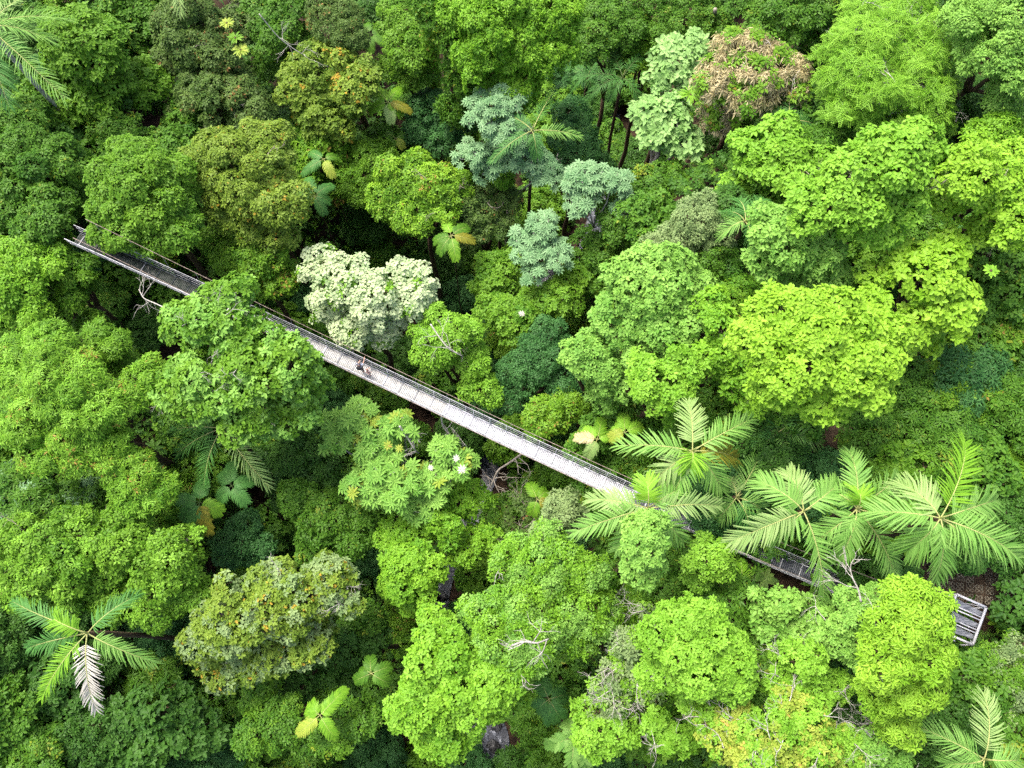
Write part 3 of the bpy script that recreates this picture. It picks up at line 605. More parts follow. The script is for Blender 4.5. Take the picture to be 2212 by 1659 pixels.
tree('bright lime tree with starry leaves hiding the right end of the footbridge', 'star', 'yellow', 43, [(1960, 1330, 74), (2010, 1400, 66, -1), (1930, 1420, 66, -1), (1990, 1480, 60, -3), (1910, 1350, 40, -1), (1900, 1500, 50, -4), (2020, 1320, 42, -1), (1980, 1280, 34, -1), (1940, 1560, 50, -6)],
     rl=.85, scale=.62, dens=1.1, bare=6)
tree('light green tree with curled grey twigs left of the starry leaved tree', 'round', 'limegr', 38, [(1840, 1320, 46), (1800, 1370, 46, -1), (1850, 1400, 44, -1), (1780, 1340, 30, -2), (1880, 1290, 30, -1)], rl=.75, scale=.62, gap=.1, bare=16)
tree('fresh green tree with oval leaves beside the dark soil under the footbridge', 'round', 'limegr', 35, [(1700, 1310, 36), (1660, 1340, 38, -1), (1720, 1360, 40, -1), (1640, 1290, 22, -1), (1760, 1310, 26, -1), (1670, 1400, 32, -3)], rl=.7, scale=.85, gap=.08)
tree('yellowish open tree right of the smooth lime dome', 'round', 'lime', 38, [(1740, 1430, 48), (1700, 1480, 40, -1), (1760, 1500, 44, -1), (1690, 1420, 26, -1), (1810, 1480, 30, -3)], rl=.75, scale=.62, gap=.14, bare=14)
tree('golden tipped tree with brown twigs along the bottom edge', 'round', 'lime', 38, [(1600, 1600, 66), (1680, 1580, 62, 0), (1760, 1590, 60, 0), (1540, 1570, 40, -1), (1720, 1640, 60, -1), (1820, 1620, 45, -2), (1640, 1650, 50, 0)],
     rl=.8, scale=.6, gap=.1, bare=60, pal2='gold', frac2=.42, kind2='round')
tree('green tree with pale twigs at the bottom edge right of the golden tipped tree', 'small', 'limegr', 36, [(1880, 1610, 44), (1930, 1640, 44, -1), (1900, 1570, 26, -2)], rl=.75, gap=.12, bare=22)
tree('sage green fine leaved tree on the right edge below the landing frame', 'fine', 'grass', 33, [(2140, 1440, 50), (2190, 1480, 40, 0), (2110, 1480, 36, -1), (2180, 1540, 40, -1), (2200, 1400, 26)], rl=.85, pal2='sage', frac2=.3)
tree('yellowish tree left of the bottom palms beside the stream pool', 'round', 'lime', 30, [(1290, 1590, 46), (1340, 1570, 36, 0), (1260, 1540, 28, -1), (1420, 1560, 34, 1), (1460, 1600, 40, 1)], rl=.7, scale=.75, gap=.14, bare=8)
tree('dark green tree with whorled leaves in the bottom left corner', 'big', 'deep', 20, [(350, 1530, 56), (270, 1560, 46, -1), (420, 1580, 52, -1), (330, 1610, 50, -1), (240, 1620, 40, -1)], rl=.8, scale=.7, gap=.12)
tree('green tree on the left edge beside the lower left palm', 'round', 'green', 22, [(20, 1570, 50), (60, 1620, 50, -1), (10, 1480, 40, -1), (110, 1600, 36, -2)], rl=.8, scale=.75)
tree('bushy green tree at the bottom edge right of the whorled leaved tree', 'small', 'green', 22, [(600, 1560, 52), (560, 1500, 42, -1), (650, 1600, 36, -1), (540, 1590, 40, 0), (720, 1590, 40, 0), (780, 1560, 36, 0)], rl=.85, pal2='grass', frac2=.3)
tree('dark tree with leathery leaves below the grey and yellow green tree', 'round', 'deep', 19, [(740, 1400, 46), (690, 1440, 42, 0), (800, 1380, 40, 0), (770, 1470, 40, -1), (640, 1480, 36, 0)], rl=.8, scale=.85)
tree('shaded green tree at the right of the grey green tree by the stream', 'small', 'green', 20, [(800, 1330, 30), (760, 1350, 26, -1), (820, 1480, 36)], rl=.7)
tree('mixed green tree on the right edge above the soil path', 'round', 'grass', 31, [(2190, 1010, 40), (2150, 1050, 40, -1), (2200, 1100, 36, -1), (2120, 960, 36, 0)], rl=.75, scale=.8)
tree('fresh green low tree between the path gap and the blue green tree', 'big', 'green', 30, [(1900, 960, 36), (1950, 985, 34, 0), (1870, 1000, 28, -1)], rl=.7, scale=.62)

# ------------------------------------------------------------------ vine clad trunks and bare leaning trunks seen in the gaps
def leaning_trunk(label, a, b, za, zb, r, mat, name='tree_trunk', moss=False):
    rng = np.random.default_rng(int(a[0] * 7 + a[1]))
    pa, _ = at(a[0], a[1], za); pb, _ = at(b[0], b[1], zb)
    root = empty(name, pb, label, 'tree')
    P = wiggle((0, 0, 0), pa - pb, 14, .08, rng)
    mb = MB(); mb.tube(P, np.linspace(r * 1.2, r * .8, 14), 9); mb.build('trunk', mat, root, smooth=True)
    if moss:
        n = 1500; t = rng.random(n) * 13; k = t.astype(int); k = np.minimum(k, 12); w = (t - k)[:, None]
        Q = P[k] * (1 - w) + P[k + 1] * w; d = rng.normal(size=(n, 3)); d[:, 2] *= .3; d /= np.linalg.norm(d, axis=1)[:, None]
        Q = Q + d * (r + .12 + .35 * rng.random(n)[:, None] ** 2)
        V, Fq, T = place(LEAF['drape'][0], Q, d + np.array([0, 0, .5]), rng.uniform(.6, 1.2, n), rng, rng.uniform(.2, .9, n))
        mesh('climbing_vine', V, Fq, leafmat('yelgreen'), root, tint=T)
        # hanging rootlets
        mb = MB()
        for q in range(26):
            i = rng.integers(3, 14); s = P[i] + rng.normal(0, .7, 3) * np.array([1, 1, .3])
            mb.tube(wiggle(s, s - np.array([0, 0, rng.uniform(1, 4)]), 5, .06, rng), .02, 4)
        mb.build('hanging_root', M_barkmoss, root)
    return root
leaning_trunk('mossy vine covered trunk standing left of the tall vine draped tree', (925, 60), (955, 300), 30, 8, .22, M_barkmoss, moss=True)
leaning_trunk('second vine clad trunk half hidden beside the tall vine draped tree', (1010, 120), (1020, 330), 27, 8, .16, M_barkmoss, moss=True)
leaning_trunk('grey leaning trunk rising at the top edge above the pale round leaved trees', (1545, 20), (1515, 130), 29, 14, .2, M_twig)

# ------------------------------------------------------------------ palms
P1 = 'palms with long feathery fronds'
palm('tall feather palm at the top left corner with fronds hanging over the edge', (-25, 60), 36, [(155, 45), (115, 90), (140, 212), (60, -60), (-120, 60), (-40, 190, 'palmdk'), (100, -20, 'palmpale'), (20, 230, 'palmdk')], leaf=1.35, npair=34, group=P1, drop=1.5, trunkr=.16, bark=M_barkpale)
palm('second feather palm behind the top left corner palm, its trunk leaning inward', (-60, 130), 33, [(50, 100, 'palmdk'), (30, 180, 'palmdk'), (-60, 260), (-160, 130), (-40, 20)], leaf=1.2, group=P1, trunkr=.15, bark=M_barkpale)
palm('feather palm peeking from the top edge with one pale frond', (388, -70), 32, [(392, 32, 'palmpale'), (450, -60), (330, -50), (480, 0, 'palmdk'), (400, -150)], leaf=.9, group=P1)
palm('lone feather palm with two long arching fronds right of the silvery trumpet tree', (1150, 283), 30, [(1210, 180, 'palmdk'), (1256, 296, 'palm'), (1160, 340, 'palmdk'), (1060, 350, 'palmdk'), (1085, 250, 'palmdk')], pal='palmdk', leaf=.85, npair=32, group=P1, rise=.9)
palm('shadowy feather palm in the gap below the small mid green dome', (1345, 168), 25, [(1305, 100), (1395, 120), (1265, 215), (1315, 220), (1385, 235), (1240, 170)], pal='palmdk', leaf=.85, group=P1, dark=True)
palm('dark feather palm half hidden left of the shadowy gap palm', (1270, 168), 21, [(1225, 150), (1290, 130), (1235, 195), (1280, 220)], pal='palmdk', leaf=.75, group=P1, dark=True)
palm('grey green palm squeezed in under the right side of the tan flowering tree', (1700, 265), 31, [(1640, 240), (1620, 285), (1780, 290), (1700, 200), (1790, 250)], pal='palmdk', leaf=.9, group=P1)
palm('palm with stiff grey fronds above the sage coloured tree', (1610, 480), 35, [(1555, 510, 'palm'), (1590, 430), (1560, 460), (1620, 550), (1680, 470), (1650, 430)], pal='palmdk', leaf=.95, group=P1)
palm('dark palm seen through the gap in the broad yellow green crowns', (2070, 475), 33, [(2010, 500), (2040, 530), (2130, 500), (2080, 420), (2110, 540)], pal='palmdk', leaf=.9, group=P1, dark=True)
palm('feather palm with broad leaflets where the footbridge meets the palm grove', (1495, 975), 37, [(1335, 963, 'palm', 1.2), (1487, 870, 'palmpale', 1.0), (1625, 905, 'palm', 1.0), (1395, 1050, 'palmpale', 1.6), (1445, 1085, 'palm', 1.7), (1560, 1060, 'palm', 1.8), (1490, 1010, 'palmyel', -.1), (1590, 990, 'rust', 2.4)], leaf=1.25, npair=30, width=.16, group=P1, drop=1.2, trunkr=.16)
palm('feather palm with a glowing yellow centre frond overlapping the footbridge', (1400, 1098), 37, [(1238, 1150, 'palm', 1.1), (1275, 1078, 'palmpale', 1.2), (1555, 1092, 'palmpale', 1.2), (1475, 1170, 'palm', 1.5), (1395, 1035, 'palmyel', -.5), (1330, 1190, 'palm', 2), (1470, 1055, 'palm', 1.4)], leaf=1.1, npair=30, width=.16, group=P1)
palm('dark feather palm behind the palm grove beside the soil path', (1680, 935), 32, [(1600, 1000, 'palmdk'), (1775, 960, 'palm'), (1640, 880), (1720, 870), (1700, 1010, 'palm'), (1590, 930)], pal='palmdk', leaf=1.1, group=P1, dark=True)
palm('large feather palm left of the grove middle with a whitish frond', (1735, 1105), 38, [(1640, 1040, 'palm', .8), (1578, 1170, 'palmpale', 1.0), (1700, 1020, 'palmpale', 1.0), (1780, 1285, 'palm', 1.8), (1660, 1160, 'palm', 1.6), (1810, 1045, 'palm', .8)], leaf=1.3, npair=32, width=.16, group=P1, trunkr=.17)
palm('feather palm with a fresh green heart in the middle of the palm grove', (1850, 1100), 38, [(1835, 975, 'palm', .6), (1940, 1030, 'palm', .9), (1770, 1050, 'palm', .9), (1810, 1210, 'palm', 1.6), (1935, 1250, 'palm', 2), (1990, 1150, 'palm', 1.3), (1850, 1060, 'palmyel', -.3), (1760, 1170, 'palm', 1.6)], leaf=1.15, npair=32, width=.15, group=P1)
palm('tallest feather palm at the right of the grove with an upright dark green frond', (2030, 1120), 41, [(2085, 955, 'bright', .4), (2200, 1205, 'palm', 1.2), (2020, 1255, 'palm', 1.8), (1880, 1105, 'palm', 1.2), (2150, 1080, 'palm', 1.3), (2120, 1210, 'palm', 2.0), (1945, 1045, 'palmpale', 1.3), (1960, 1190, 'palm', 1.8)], leaf=1.45, npair=38, width=.15, group=P1, trunkr=.18, drop=1.2)
palm('feather palm between the grove and the open green tree, partly shaded', (1590, 1075), 33, [(1550, 1120), (1640, 985, 'palm'), (1570, 1030, 'palmpale'), (1650, 1110), (1620, 1150, 'palmdk')], leaf=1.1, group=P1)
palm('single frond palm below the footbridge between the two lime trees', (1590, 1290), 31, [(1600, 1215, 'bright'), (1500, 1270, 'palmdk'), (1540, 1310, 'palmdk')], leaf=.8, npair=30, group=P1)
palm('lower left feather palm with one white dead frond', (190, 1368), 32, [(28, 1300, 'palmdk', .9), (60, 1400, 'palmdk', 1.2), (298, 1285, 'palmdk', .8), (336, 1432, 'palm', 1.2), (90, 1510, 'bright', 1.3), (208, 1535, 'dead', 1.8), (110, 1330, 'bright', .3)], pal='palm', leaf=1.0, npair=38, width=.12, group=P1, drop=1.1, trunkr=.16)
palm('feather palm below the loose grey green tree with a frond hanging straight down', (480, 925), 27, [(440, 1050, 'palmdk', 1.5), (580, 1052, 'palmpale', 1.6), (370, 930, 'palmdk', 1.6), (520, 860, 'palmdk'), (380, 985, 'palmdk', 2)], pal='palmdk', leaf=1.2, npair=30, group=P1)
palm('bottom right palm with one upright pale frond', (2125, 1640), 36, [(2125, 1497, 'palmpale', .4), (1985, 1570, 'palm', 1), (2040, 1650, 'palm', 1.2), (2200, 1640, 'palm', 1), (2060, 1720, 'palm', 1.3)], leaf=1.1, npair=34, group=P1)
palm('shaded palm on the left slope beside the footbridge shadow', (200, 690), 20, [(170, 720), (230, 650), (240, 730), (160, 660)], pal='palmdk', leaf=.9, group=P1, dark=True)

P2 = 'small palms with broad undivided fronds'
def paddle(label, cxy, z, tips, pal='palmyel', leaf=.55, **k):
    z = z + 5.5 if cxy[0] < 1200 else z + 2.5
    leaf *= 1.15
    return palm(label, cxy, z, tips, pal=pal, name='understorey_palm', leaf=leaf, npair=24, fuse=True, trunkr=.05, drop=.4, rise=.5, group=P2, spear=False, tw=.5, twist=.2, **k)
paddle('small bright palm with broad fronds and one orange frond near the top', (838, 222), 18, [(806, 190), (865, 190), (800, 240), (885, 240, 'rust'), (862, 245), (845, 262, 'palmpale')], pal='bright', leaf=.62)
paddle('small palm with a golden frond right of the yellow olive dome', (700, 345), 18, [(655, 375, 'palmdk'), (730, 340, 'green'), (718, 380, 'gold'), (670, 330, 'palmdk')], leaf=.55)
paddle('dark green palm with fan spread fronds right of the yellow olive dome', (680, 425), 18, [(665, 385), (718, 400), (700, 460), (655, 450), (640, 420), (710, 435)], pal='palmdk', leaf=.6)
paddle('broad fronded palm with rusty tips above the dark stream bend', (975, 510), 19, [(960, 470, 'bright'), (1022, 520, 'rust'), (985, 560, 'yelgreen'), (940, 520), (1010, 490), (950, 545)], pal='green', leaf=.62)
paddle('dim palm with drooping fronds in the deep gap left of the vine covered trunk', (800, 75), 16, [(775, 95), (830, 70), (790, 50), (840, 100), (800, 110)], pal='green', leaf=.6, dark=True)
paddle('small palm with short fronds under the small bright palm', (855, 300), 15, [(830, 290), (885, 290), (870, 318, 'gold'), (840, 325)], pal='green', leaf=.5)
paddle('yellow banana like palm beside the upper rail before the palm grove', (1290, 950), 24, [(1262, 928), (1300, 905, 'yelgreen'), (1320, 940), (1270, 985, 'palmpale'), (1245, 945, 'tan')], pal='palmyel', leaf=.6)
paddle('yellow green palm with two fronds left of the palm grove', (1350, 935), 25, [(1345, 895), (1385, 920), (1320, 945, 'gold'), (1330, 920)], pal='palmyel', leaf=.6)
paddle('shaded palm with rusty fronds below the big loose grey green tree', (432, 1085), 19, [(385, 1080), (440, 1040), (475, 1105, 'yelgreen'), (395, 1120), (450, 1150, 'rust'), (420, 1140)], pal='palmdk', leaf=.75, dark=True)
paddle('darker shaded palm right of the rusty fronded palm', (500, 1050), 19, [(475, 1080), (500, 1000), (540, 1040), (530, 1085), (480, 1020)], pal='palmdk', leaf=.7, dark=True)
paddle('palm with yellow edged fronds at the bottom left of the large lime dome', (692, 1545), 19, [(672, 1520), (745, 1490), (645, 1585, 'gold'), (722, 1592), (715, 1525), (665, 1530)], pal='bright', leaf=.62)
paddle('dark comb leaved palm left of the large lime dome', (802, 1455), 18, [(800, 1420), (768, 1470), (838, 1475), (840, 1440), (785, 1440)], pal='green', leaf=.58)
paddle('yellowing palm beside the dry twigs under the footbridge', (1160, 1080), 20, [(1145, 1045), (1180, 1060), (1150, 1110), (1190, 1090, 'rust')], pal='yelgreen', leaf=.6)
paddle('grey green palm at the bottom beside the stream bank', (1185, 1510), 19, [(1170, 1475), (1220, 1500), (1160, 1530), (1210, 1550), (1190, 1560)], pal='palmdk', leaf=.75)
palm('bottom palm with wide shiny fronds right of the stream pool', (1240, 1590), 25, [(1180, 1610), (1225, 1560), (1320, 1600), (1270, 1660), (1230, 1680), (1290, 1570)], pal='palm', leaf=.8, npair=16, width=.30, group=P2, name='understorey_palm', spear=False, tw=.7)
paddle('small palm in the shade at the far right beside the soil path', (1880, 930), 28.5, [(1860, 895), (1915, 930), (1870, 965), (1920, 895)], pal='green', leaf=.5)

# ------------------------------------------------------------------ bromeliads and broad-leaved herbs
B = 'bromeliads perched on branches'
straprosette('large yellow green bromeliad on the left side of the tan flowering tree', (1492, 205), 30, 30, 'lime', 26, group=B, w=.07)
straprosette('golden bromeliad beside the large oval leaved tree at the right edge', (2140, 585), 40, 20, 'lime', 20, group=B, w=.08)
straprosette('topmost of the three yellowish bromeliads on the leaning branch at the top left', (490, 50), 30, 17, 'gold', 18, group=B)
straprosette('middle one of the three yellowish bromeliads on the leaning branch at the top left', (508, 82), 29.5, 19, 'yelgreen', 18, group=B)
straprosette('lowest of the three yellowish bromeliads on the leaning branch at the top left', (520, 108), 29, 20, 'gold', 20, group=B)
straprosette('small green bromeliad on the right flank of the tan flowering tree', (1590, 265), 29, 20, 'bright', 16, group=B)
H = 'broad leaved herbs on the forest floor'
for i, (x, y, r, pal, n, lb) in enumerate([
    (2185, 1000, 40, 'green', 9, 'large dark leaved herb at the right edge above the mixed green tree'),
    (1930, 1000, 44, 'grass', 10, 'broad leaved banana like herb between the path and the tallest palm'),
    (1985, 1010, 40, 'green', 9, 'broad leaved herb behind the upright palm frond'),
    (2195, 1380, 42, 'green', 12, 'dark strap leaved herb on the right edge beside the landing frame'),
    (2160, 1340, 30, 'yelgreen', 11, 'yellowish spiky herb right of the landing frame'),
    (2090, 1400, 34, 'grass', 9, 'broad leaved herb just below the landing frame'),
    (1650, 1250, 32, 'olive', 10, 'dull drooping herb on the bare soil under the footbridge'),
    (1760, 1260, 28, 'green', 9, 'low herb beside the footbridge where the soil is bare'),
    (540, 1520, 28, 'green', 7, 'long leaved herb in the dark gap of the bottom left'),
    (600, 1420, 26, 'green', 7, 'long leaved herb in the shade under the grey and yellow green tree'),
    (380, 1450, 34, 'green', 7, 'paddle leaved herb right of the lower left palm'),
    (330, 970, 30, 'green', 8, 'paddle leaved herb in the gap beside the wide yellow green tree'),
    (810, 520, 24, 'green', 8, 'long leaved herb above the creamy white tree'),
    (890, 560, 22, 'green', 8, 'long leaved herb right of the creamy white tree'),
    (1230, 1630, 30, 'grass', 8, 'herb with long leaves on the bank of the stream pool'),
    (870, 1650, 28, 'green', 8, 'pleated leaf herb at the bottom edge by the large lime dome'),
    (270, 1420, 0, 'green', 8, ''), (430, 620, 0, 'green', 7, ''),
    (1880, 880, 26, 'grass', 8, 'fresh leaved herb above the small palm by the path'),
    (2010, 960, 30, 'grass', 9, 'bright herb right of the path gap'),
]):
    if r: straprosette(lb, (x, y), float(ground(*at(x, y, 15)[0][:2])) + 1.2 if x < 1500 else 29.6, r, pal, n, name='broadleaf_herb', cat='plant', w=.17, group=H, broad=True)
#__REST__
# ------------------------------------------------------------------ understorey shrubs in the gaps
LAND = [  # landmarks for telling the shrubs apart
 ((185, 130), 'glossy round tree'), ((60, 380), 'dense left edge tree'), ((300, 430), 'dome above the shaded bridge end'), ((430, 80), 'drooping olive tree'),
 ((535, 390), 'yellow olive dome'), ((700, 180), 'pale clustered tree'), ((838, 222), 'small bright palm'), ((930, 180), 'vine covered trunk'), ((1100, 70), 'vine draped tree'),
 ((1075, 280), 'silvery trumpet tree'), ((1345, 170), 'shadowy gap palm'), ((1430, 270), 'round leaved tree'), ((1620, 160), 'tan flowering tree'), ((1920, 150), 'white branched feathery tree'),
 ((2160, 80), 'corner tree'), ((1680, 350), 'lobed leaf tree'), ((1880, 420), 'highest yellow green crown'), ((1770, 760), 'dense yellow dome'), ((2020, 620), 'large oval leaved tree'),
 ((2080, 820), 'blue green starry tree'), ((1410, 650), 'pale domed tree'), ((1280, 430), 'forked trumpet tree'), ((1160, 540), 'dangling trumpet tree'), ((790, 630), 'creamy white tree'),
 ((975, 760), 'tree overhanging the rail'), ((865, 1010), 'broad trumpet tree'), ((500, 790), 'loose grey green tree'), ((150, 880), 'wide yellow green tree'), ((230, 1210), 'vine smothered tree'),
 ((180, 1390), 'palm with the white frond'), ((590, 1340), 'grey and yellow tree'), ((890, 1240), 'compact round dome'), ((980, 1470), 'large lime dome'), ((1200, 1290), 'fine leaved tree'),
 ((1480, 980), 'first grove palm'), ((1850, 1100), 'fresh hearted palm'), ((1500, 1400), 'smooth lime dome'), ((1970, 1400), 'starry lime tree'), ((1700, 1600), 'golden tipped tree'),
 ((1050, 1620), 'stream pool'), ((1030, 670), 'stream bend'), ((440, 1090), 'shaded palm pair'), ((880, 400), 'patchy yellow tree'), ((2120, 1350), 'landing frame')]
def where(x, y, k=0):
    d = sorted(((math.hypot(x - a, y - b), (a, b), n) for (a, b), n in LAND))[k]
    a, b = d[1]; ang = math.degrees(math.atan2(-(y - b), x - a)) % 360
    w = ['right of', 'above and right of', 'above', 'above and left of', 'left of', 'below and left of', 'below', 'below and right of'][int((ang + 22.5) // 45) % 8]
    return w + ' the ' + d[2]
covers = []
for X0, Y0, zt, R0, lb, bl in ALL:
    for bx, by, bz, br in bl: covers.append((bx, by, bz, br))
CV = np.array(covers)
def covered(p, z):
    """share of the view of a point (x,y,z) hidden by crowns between it and the drone"""
    o = np.array([0, 0, ZC]); d = np.array([p[0], p[1], z]) - o; L = np.linalg.norm(d); d /= L
    c = CV[:, :3] - o; t = c @ d; q = c - t[:, None] * d
    return np.any((np.linalg.norm(q, axis=1) < CV[:, 3] * .86) & (t < L))
SH = [('small', 'deep', 'dark green'), ('round', 'green', 'green'), ('herb', 'deep', 'dark broad leaved'), ('fine', 'teal', 'blue green'), ('small', 'green', 'leafy green'),
      ('narrow', 'green', 'narrow leaved'), ('round', 'grass', 'fresh green'), ('big', 'green', 'large leaved'), ('small', 'yelgreen', 'yellowish')]
used = set(); shr = 0; placed = []
rs = np.random.default_rng(99)
KEEPOUT = [(1800, 915, 40), (1740, 1005, 40), (2120, 1250, 62), (2030, 1235, 30), (1685, 1262, 62), (1760, 1275, 36), (2105, 1330, 40), (1020, 672, 26), (1050, 1610, 46), (965, 1275, 22), (1245, 570, 20), (1250, 590, 18)]
KEEPOUT += [(838, 222, 26), (680, 425, 22), (975, 515, 24), (435, 1090, 26), (500, 1050, 20), (692, 1545, 30), (802, 1455, 22), (1290, 950, 16), (700, 345, 10), (800, 75, 16), (1240, 1590, 30)]
cand = [(x + rs.uniform(-22, 22), y + rs.uniform(-22, 22)) for y in range(-20, 1700, 60) for x in range(-30, 2260, 60)]
rs.shuffle(cand)
for X, Y in cand:
    if any(math.hypot(X - a, Y - b) < r + 18 for a, b, r in KEEPOUT): continue
    c0, _ = at(X, Y, 10)
    for it in range(6):                                   # walk down the sight line to the slope
        g = float(ground(c0[0], c0[1])); h = rs.uniform(3.2, 6.0); c0, m = at(X, Y, g + h if it < 5 else g + 4.6)
    z = float(ground(c0[0], c0[1])) + 4.4
    c0, m = at(X, Y, z)
    if abs(c0[0] - np.interp(c0[1], SY, SX)) < .9 or covered(c0, z): continue
    if placed and min((c0[0] - q[0]) ** 2 + (c0[1] - q[1]) ** 2 for q in placed) < 2.9 ** 2: continue
    placed.append(c0)
    if len(placed) > 285: break
    # stay clear of the deck line
    if abs(Y - (1041 / 1.808 + (X - 305) * .459)) < 46 and X > 1440: continue
    R = rs.uniform(1.7, 3.0)
    k = SH[int(rs.choice(len(SH), p=[.2, .16, .1, .09, .15, .08, .08, .06, .08]))]
    lb = None
    for q in (0, 1, 2, 3):
        t = k[2] + ' understorey shrub ' + where(X, Y, q)
        if t not in used: lb = t; break
    if lb is None:
        for adj in ('small ', 'low ', 'wide '):
            t = adj + k[2] + ' understorey shrub ' + where(X, Y, 0)
            if t not in used: lb = t; break
    if lb is None: continue
    used.add(lb); shr += 1
    rr = R / m
    tree(lb, k[0], k[1], z, [(X, Y, rr), (X + rs.uniform(-.6, .6) * rr, Y + rs.uniform(-.6, .6) * rr, rr * .66, -.6)], name='shrub', cat='shrub', rl=.8, scale={'big': .7, 'herb': .8}.get(k[0], .9),
         flat=.75, trunkr=.05, group='understorey shrubs in the gaps', dens=.85)
print('shrubs', shr)

# ------------------------------------------------------------------ terrain mesh
nx, ny = 300, 300
gx = np.linspace(-70, 75, nx); gy = np.linspace(-30, 100, ny)
GX, GY = np.meshgrid(gx, gy); GZ = ground(GX, GY)
V = np.stack([GX, GY, GZ], -1).reshape(-1, 3)
ii = (np.arange(ny - 1)[:, None] * nx + np.arange(nx - 1)[None]).ravel()
Fg = np.stack([ii, ii + 1, ii + nx + 1, ii + nx], -1)
o = mesh('forest_floor', V, Fg, M_soil, smooth=True); tag(o, kind='structure')
# far ground, one coarse sheet to the horizon, lower than the near one
far = [(-70, -30), (75, -30), (75, 100), (-70, 100)]; out = [(-900, -900), (900, -900), (900, 900), (-900, 900)]
V = [(x, y, float(ground(x, y)) - .05) for x, y in far] + [(x, y, 27.) for x, y in out]
o = mesh('outer_terrain', V, np.array([(0, 4, 5, 1), (1, 5, 6, 2), (2, 6, 7, 3), (3, 7, 4, 0)]), M_soil); tag(o, kind='structure')

# ------------------------------------------------------------------ stream, boulders
def ribbon(P, W, name, mat, lift, nc=7, crown=0):
    P = np.array(P, float); T = np.gradient(P, axis=0); T /= np.linalg.norm(T, axis=1)[:, None]; N = np.stack([-T[:, 1], T[:, 0]], 1)
    V = []
    for i, p in enumerate(P):
        w = W[i] if hasattr(W, '__len__') else W
        for k in range(nc):
            q = p + N[i] * w * (k / (nc - 1) - .5)
            V.append((q[0], q[1], lift(q[0], q[1])))
    i, k = np.meshgrid(np.arange(len(P) - 1), np.arange(nc - 1), indexing='ij'); a = (i * nc + k).ravel()
    return mesh(name, V, np.stack([a, a + nc, a + nc + 1, a + 1], -1), mat, smooth=True)
m, nt, b = newmat('stream_water')
tc = nt.nodes.new('ShaderNodeTexCoord'); n1 = nt.nodes.new('ShaderNodeTexNoise'); n1.inputs['Scale'].default_value = 2.2; n1.inputs['Detail'].default_value = 8; n1.inputs['Distortion'].default_value = 1.2
nt.links.new(tc.outputs['Object'], n1.inputs['Vector'])
nt.links.new(ramp(nt, [(.40, (.045, .052, .062)), (.55, (.10, .115, .14)), (.64, (.24, .27, .32)), (.72, (.62, .66, .72))], n1.outputs[0]), b.inputs['Base Color'])
b.inputs['Roughness'].default_value = .12
bp = nt.nodes.new('ShaderNodeBump'); bp.inputs['Strength'].default_value = .5; bp.inputs['Distance'].default_value = .08
nt.links.new(n1.outputs[0], bp.inputs['Height']); nt.links.new(bp.outputs[0], b.inputs['Normal'])
M_water = m
YP1 = at(1050, 1620, .3)[0][1]; YP2 = at(1020, 670, .3)[0][1]
yy = np.linspace(SY[0] - 8, SY[-1] + 12, 160); xx = np.interp(yy, SY, SX)
kx = np.ones(9) / 9; xx = np.convolve(np.pad(xx, 4, 'edge'), kx, 'valid')
o = ribbon(np.stack([xx, yy], 1), 1.7 + .4 * np.sin(yy * .7) + 3.2 * np.exp(-((yy - YP1) / 5) ** 2) + 1.6 * np.exp(-((yy - YP2) / 2.5) ** 2), 'stream', M_water, lambda x, y: .16 + .05 * math.sin(x * 3 + y * 2), 9); tag(o, kind='structure')
def rock(c, R, rng, parent=None):
    bm = bmesh.new(); bmesh.ops.create_icosphere(bm, subdivisions=3, radius=1)
    s = np.array([rng.uniform(.8, 1.3), rng.uniform(.7, 1.1), rng.uniform(.5, .8)]) * R; ph = rng.uniform(0, 6, 3)
    for v in bm.verts:
        d = np.array(v.co); k = 1 + .18 * math.sin(3.1 * d[0] + ph[0]) * math.cos(2.7 * d[1] + ph[1]) + .10 * math.sin(6 * d[2] + 5 * d[0] + ph[2]) + .05 * math.sin(11 * d[1] + ph[0])
        v.co = d * k * s
    me = bpy.data.meshes.new('boulder'); bm.to_mesh(me); bm.free(); me.materials.append(M_rock)
    for p in me.polygons: p.use_smooth = True
    o = bpy.data.objects.new('boulder', me); C.objects.link(o); o.location = c; o.rotation_euler = (0, 0, rng.uniform(0, 6)); return o
rg = np.random.default_rng(5)
for x, y, r, lb in [(1066, 1612, .55, 'rounded wet boulder in the middle of the bottom stream pool'), (1030, 1640, .45, 'wet boulder at the left bank of the bottom stream pool'), (1072, 1570, .4, 'wet boulder at the upper end of the bottom stream pool'),
                    (1080, 1650, .5, 'boulder at the bottom edge on the right stream bank'), (1012, 668, .6, 'dark boulder beside the stream bend above the footbridge'), (1048, 672, .5, 'grey wet boulder at the right of the stream bend'),
                    (958, 1290, .45, 'wet boulder where the stream shows beside the compact round dome'), (1024, 690, .4, 'small boulder just below the stream bend')]:
    c, _ = at(x, y, .35); o = rock(c, r, rg); tag(o, lb, 'boulder', 'boulders along the stream')

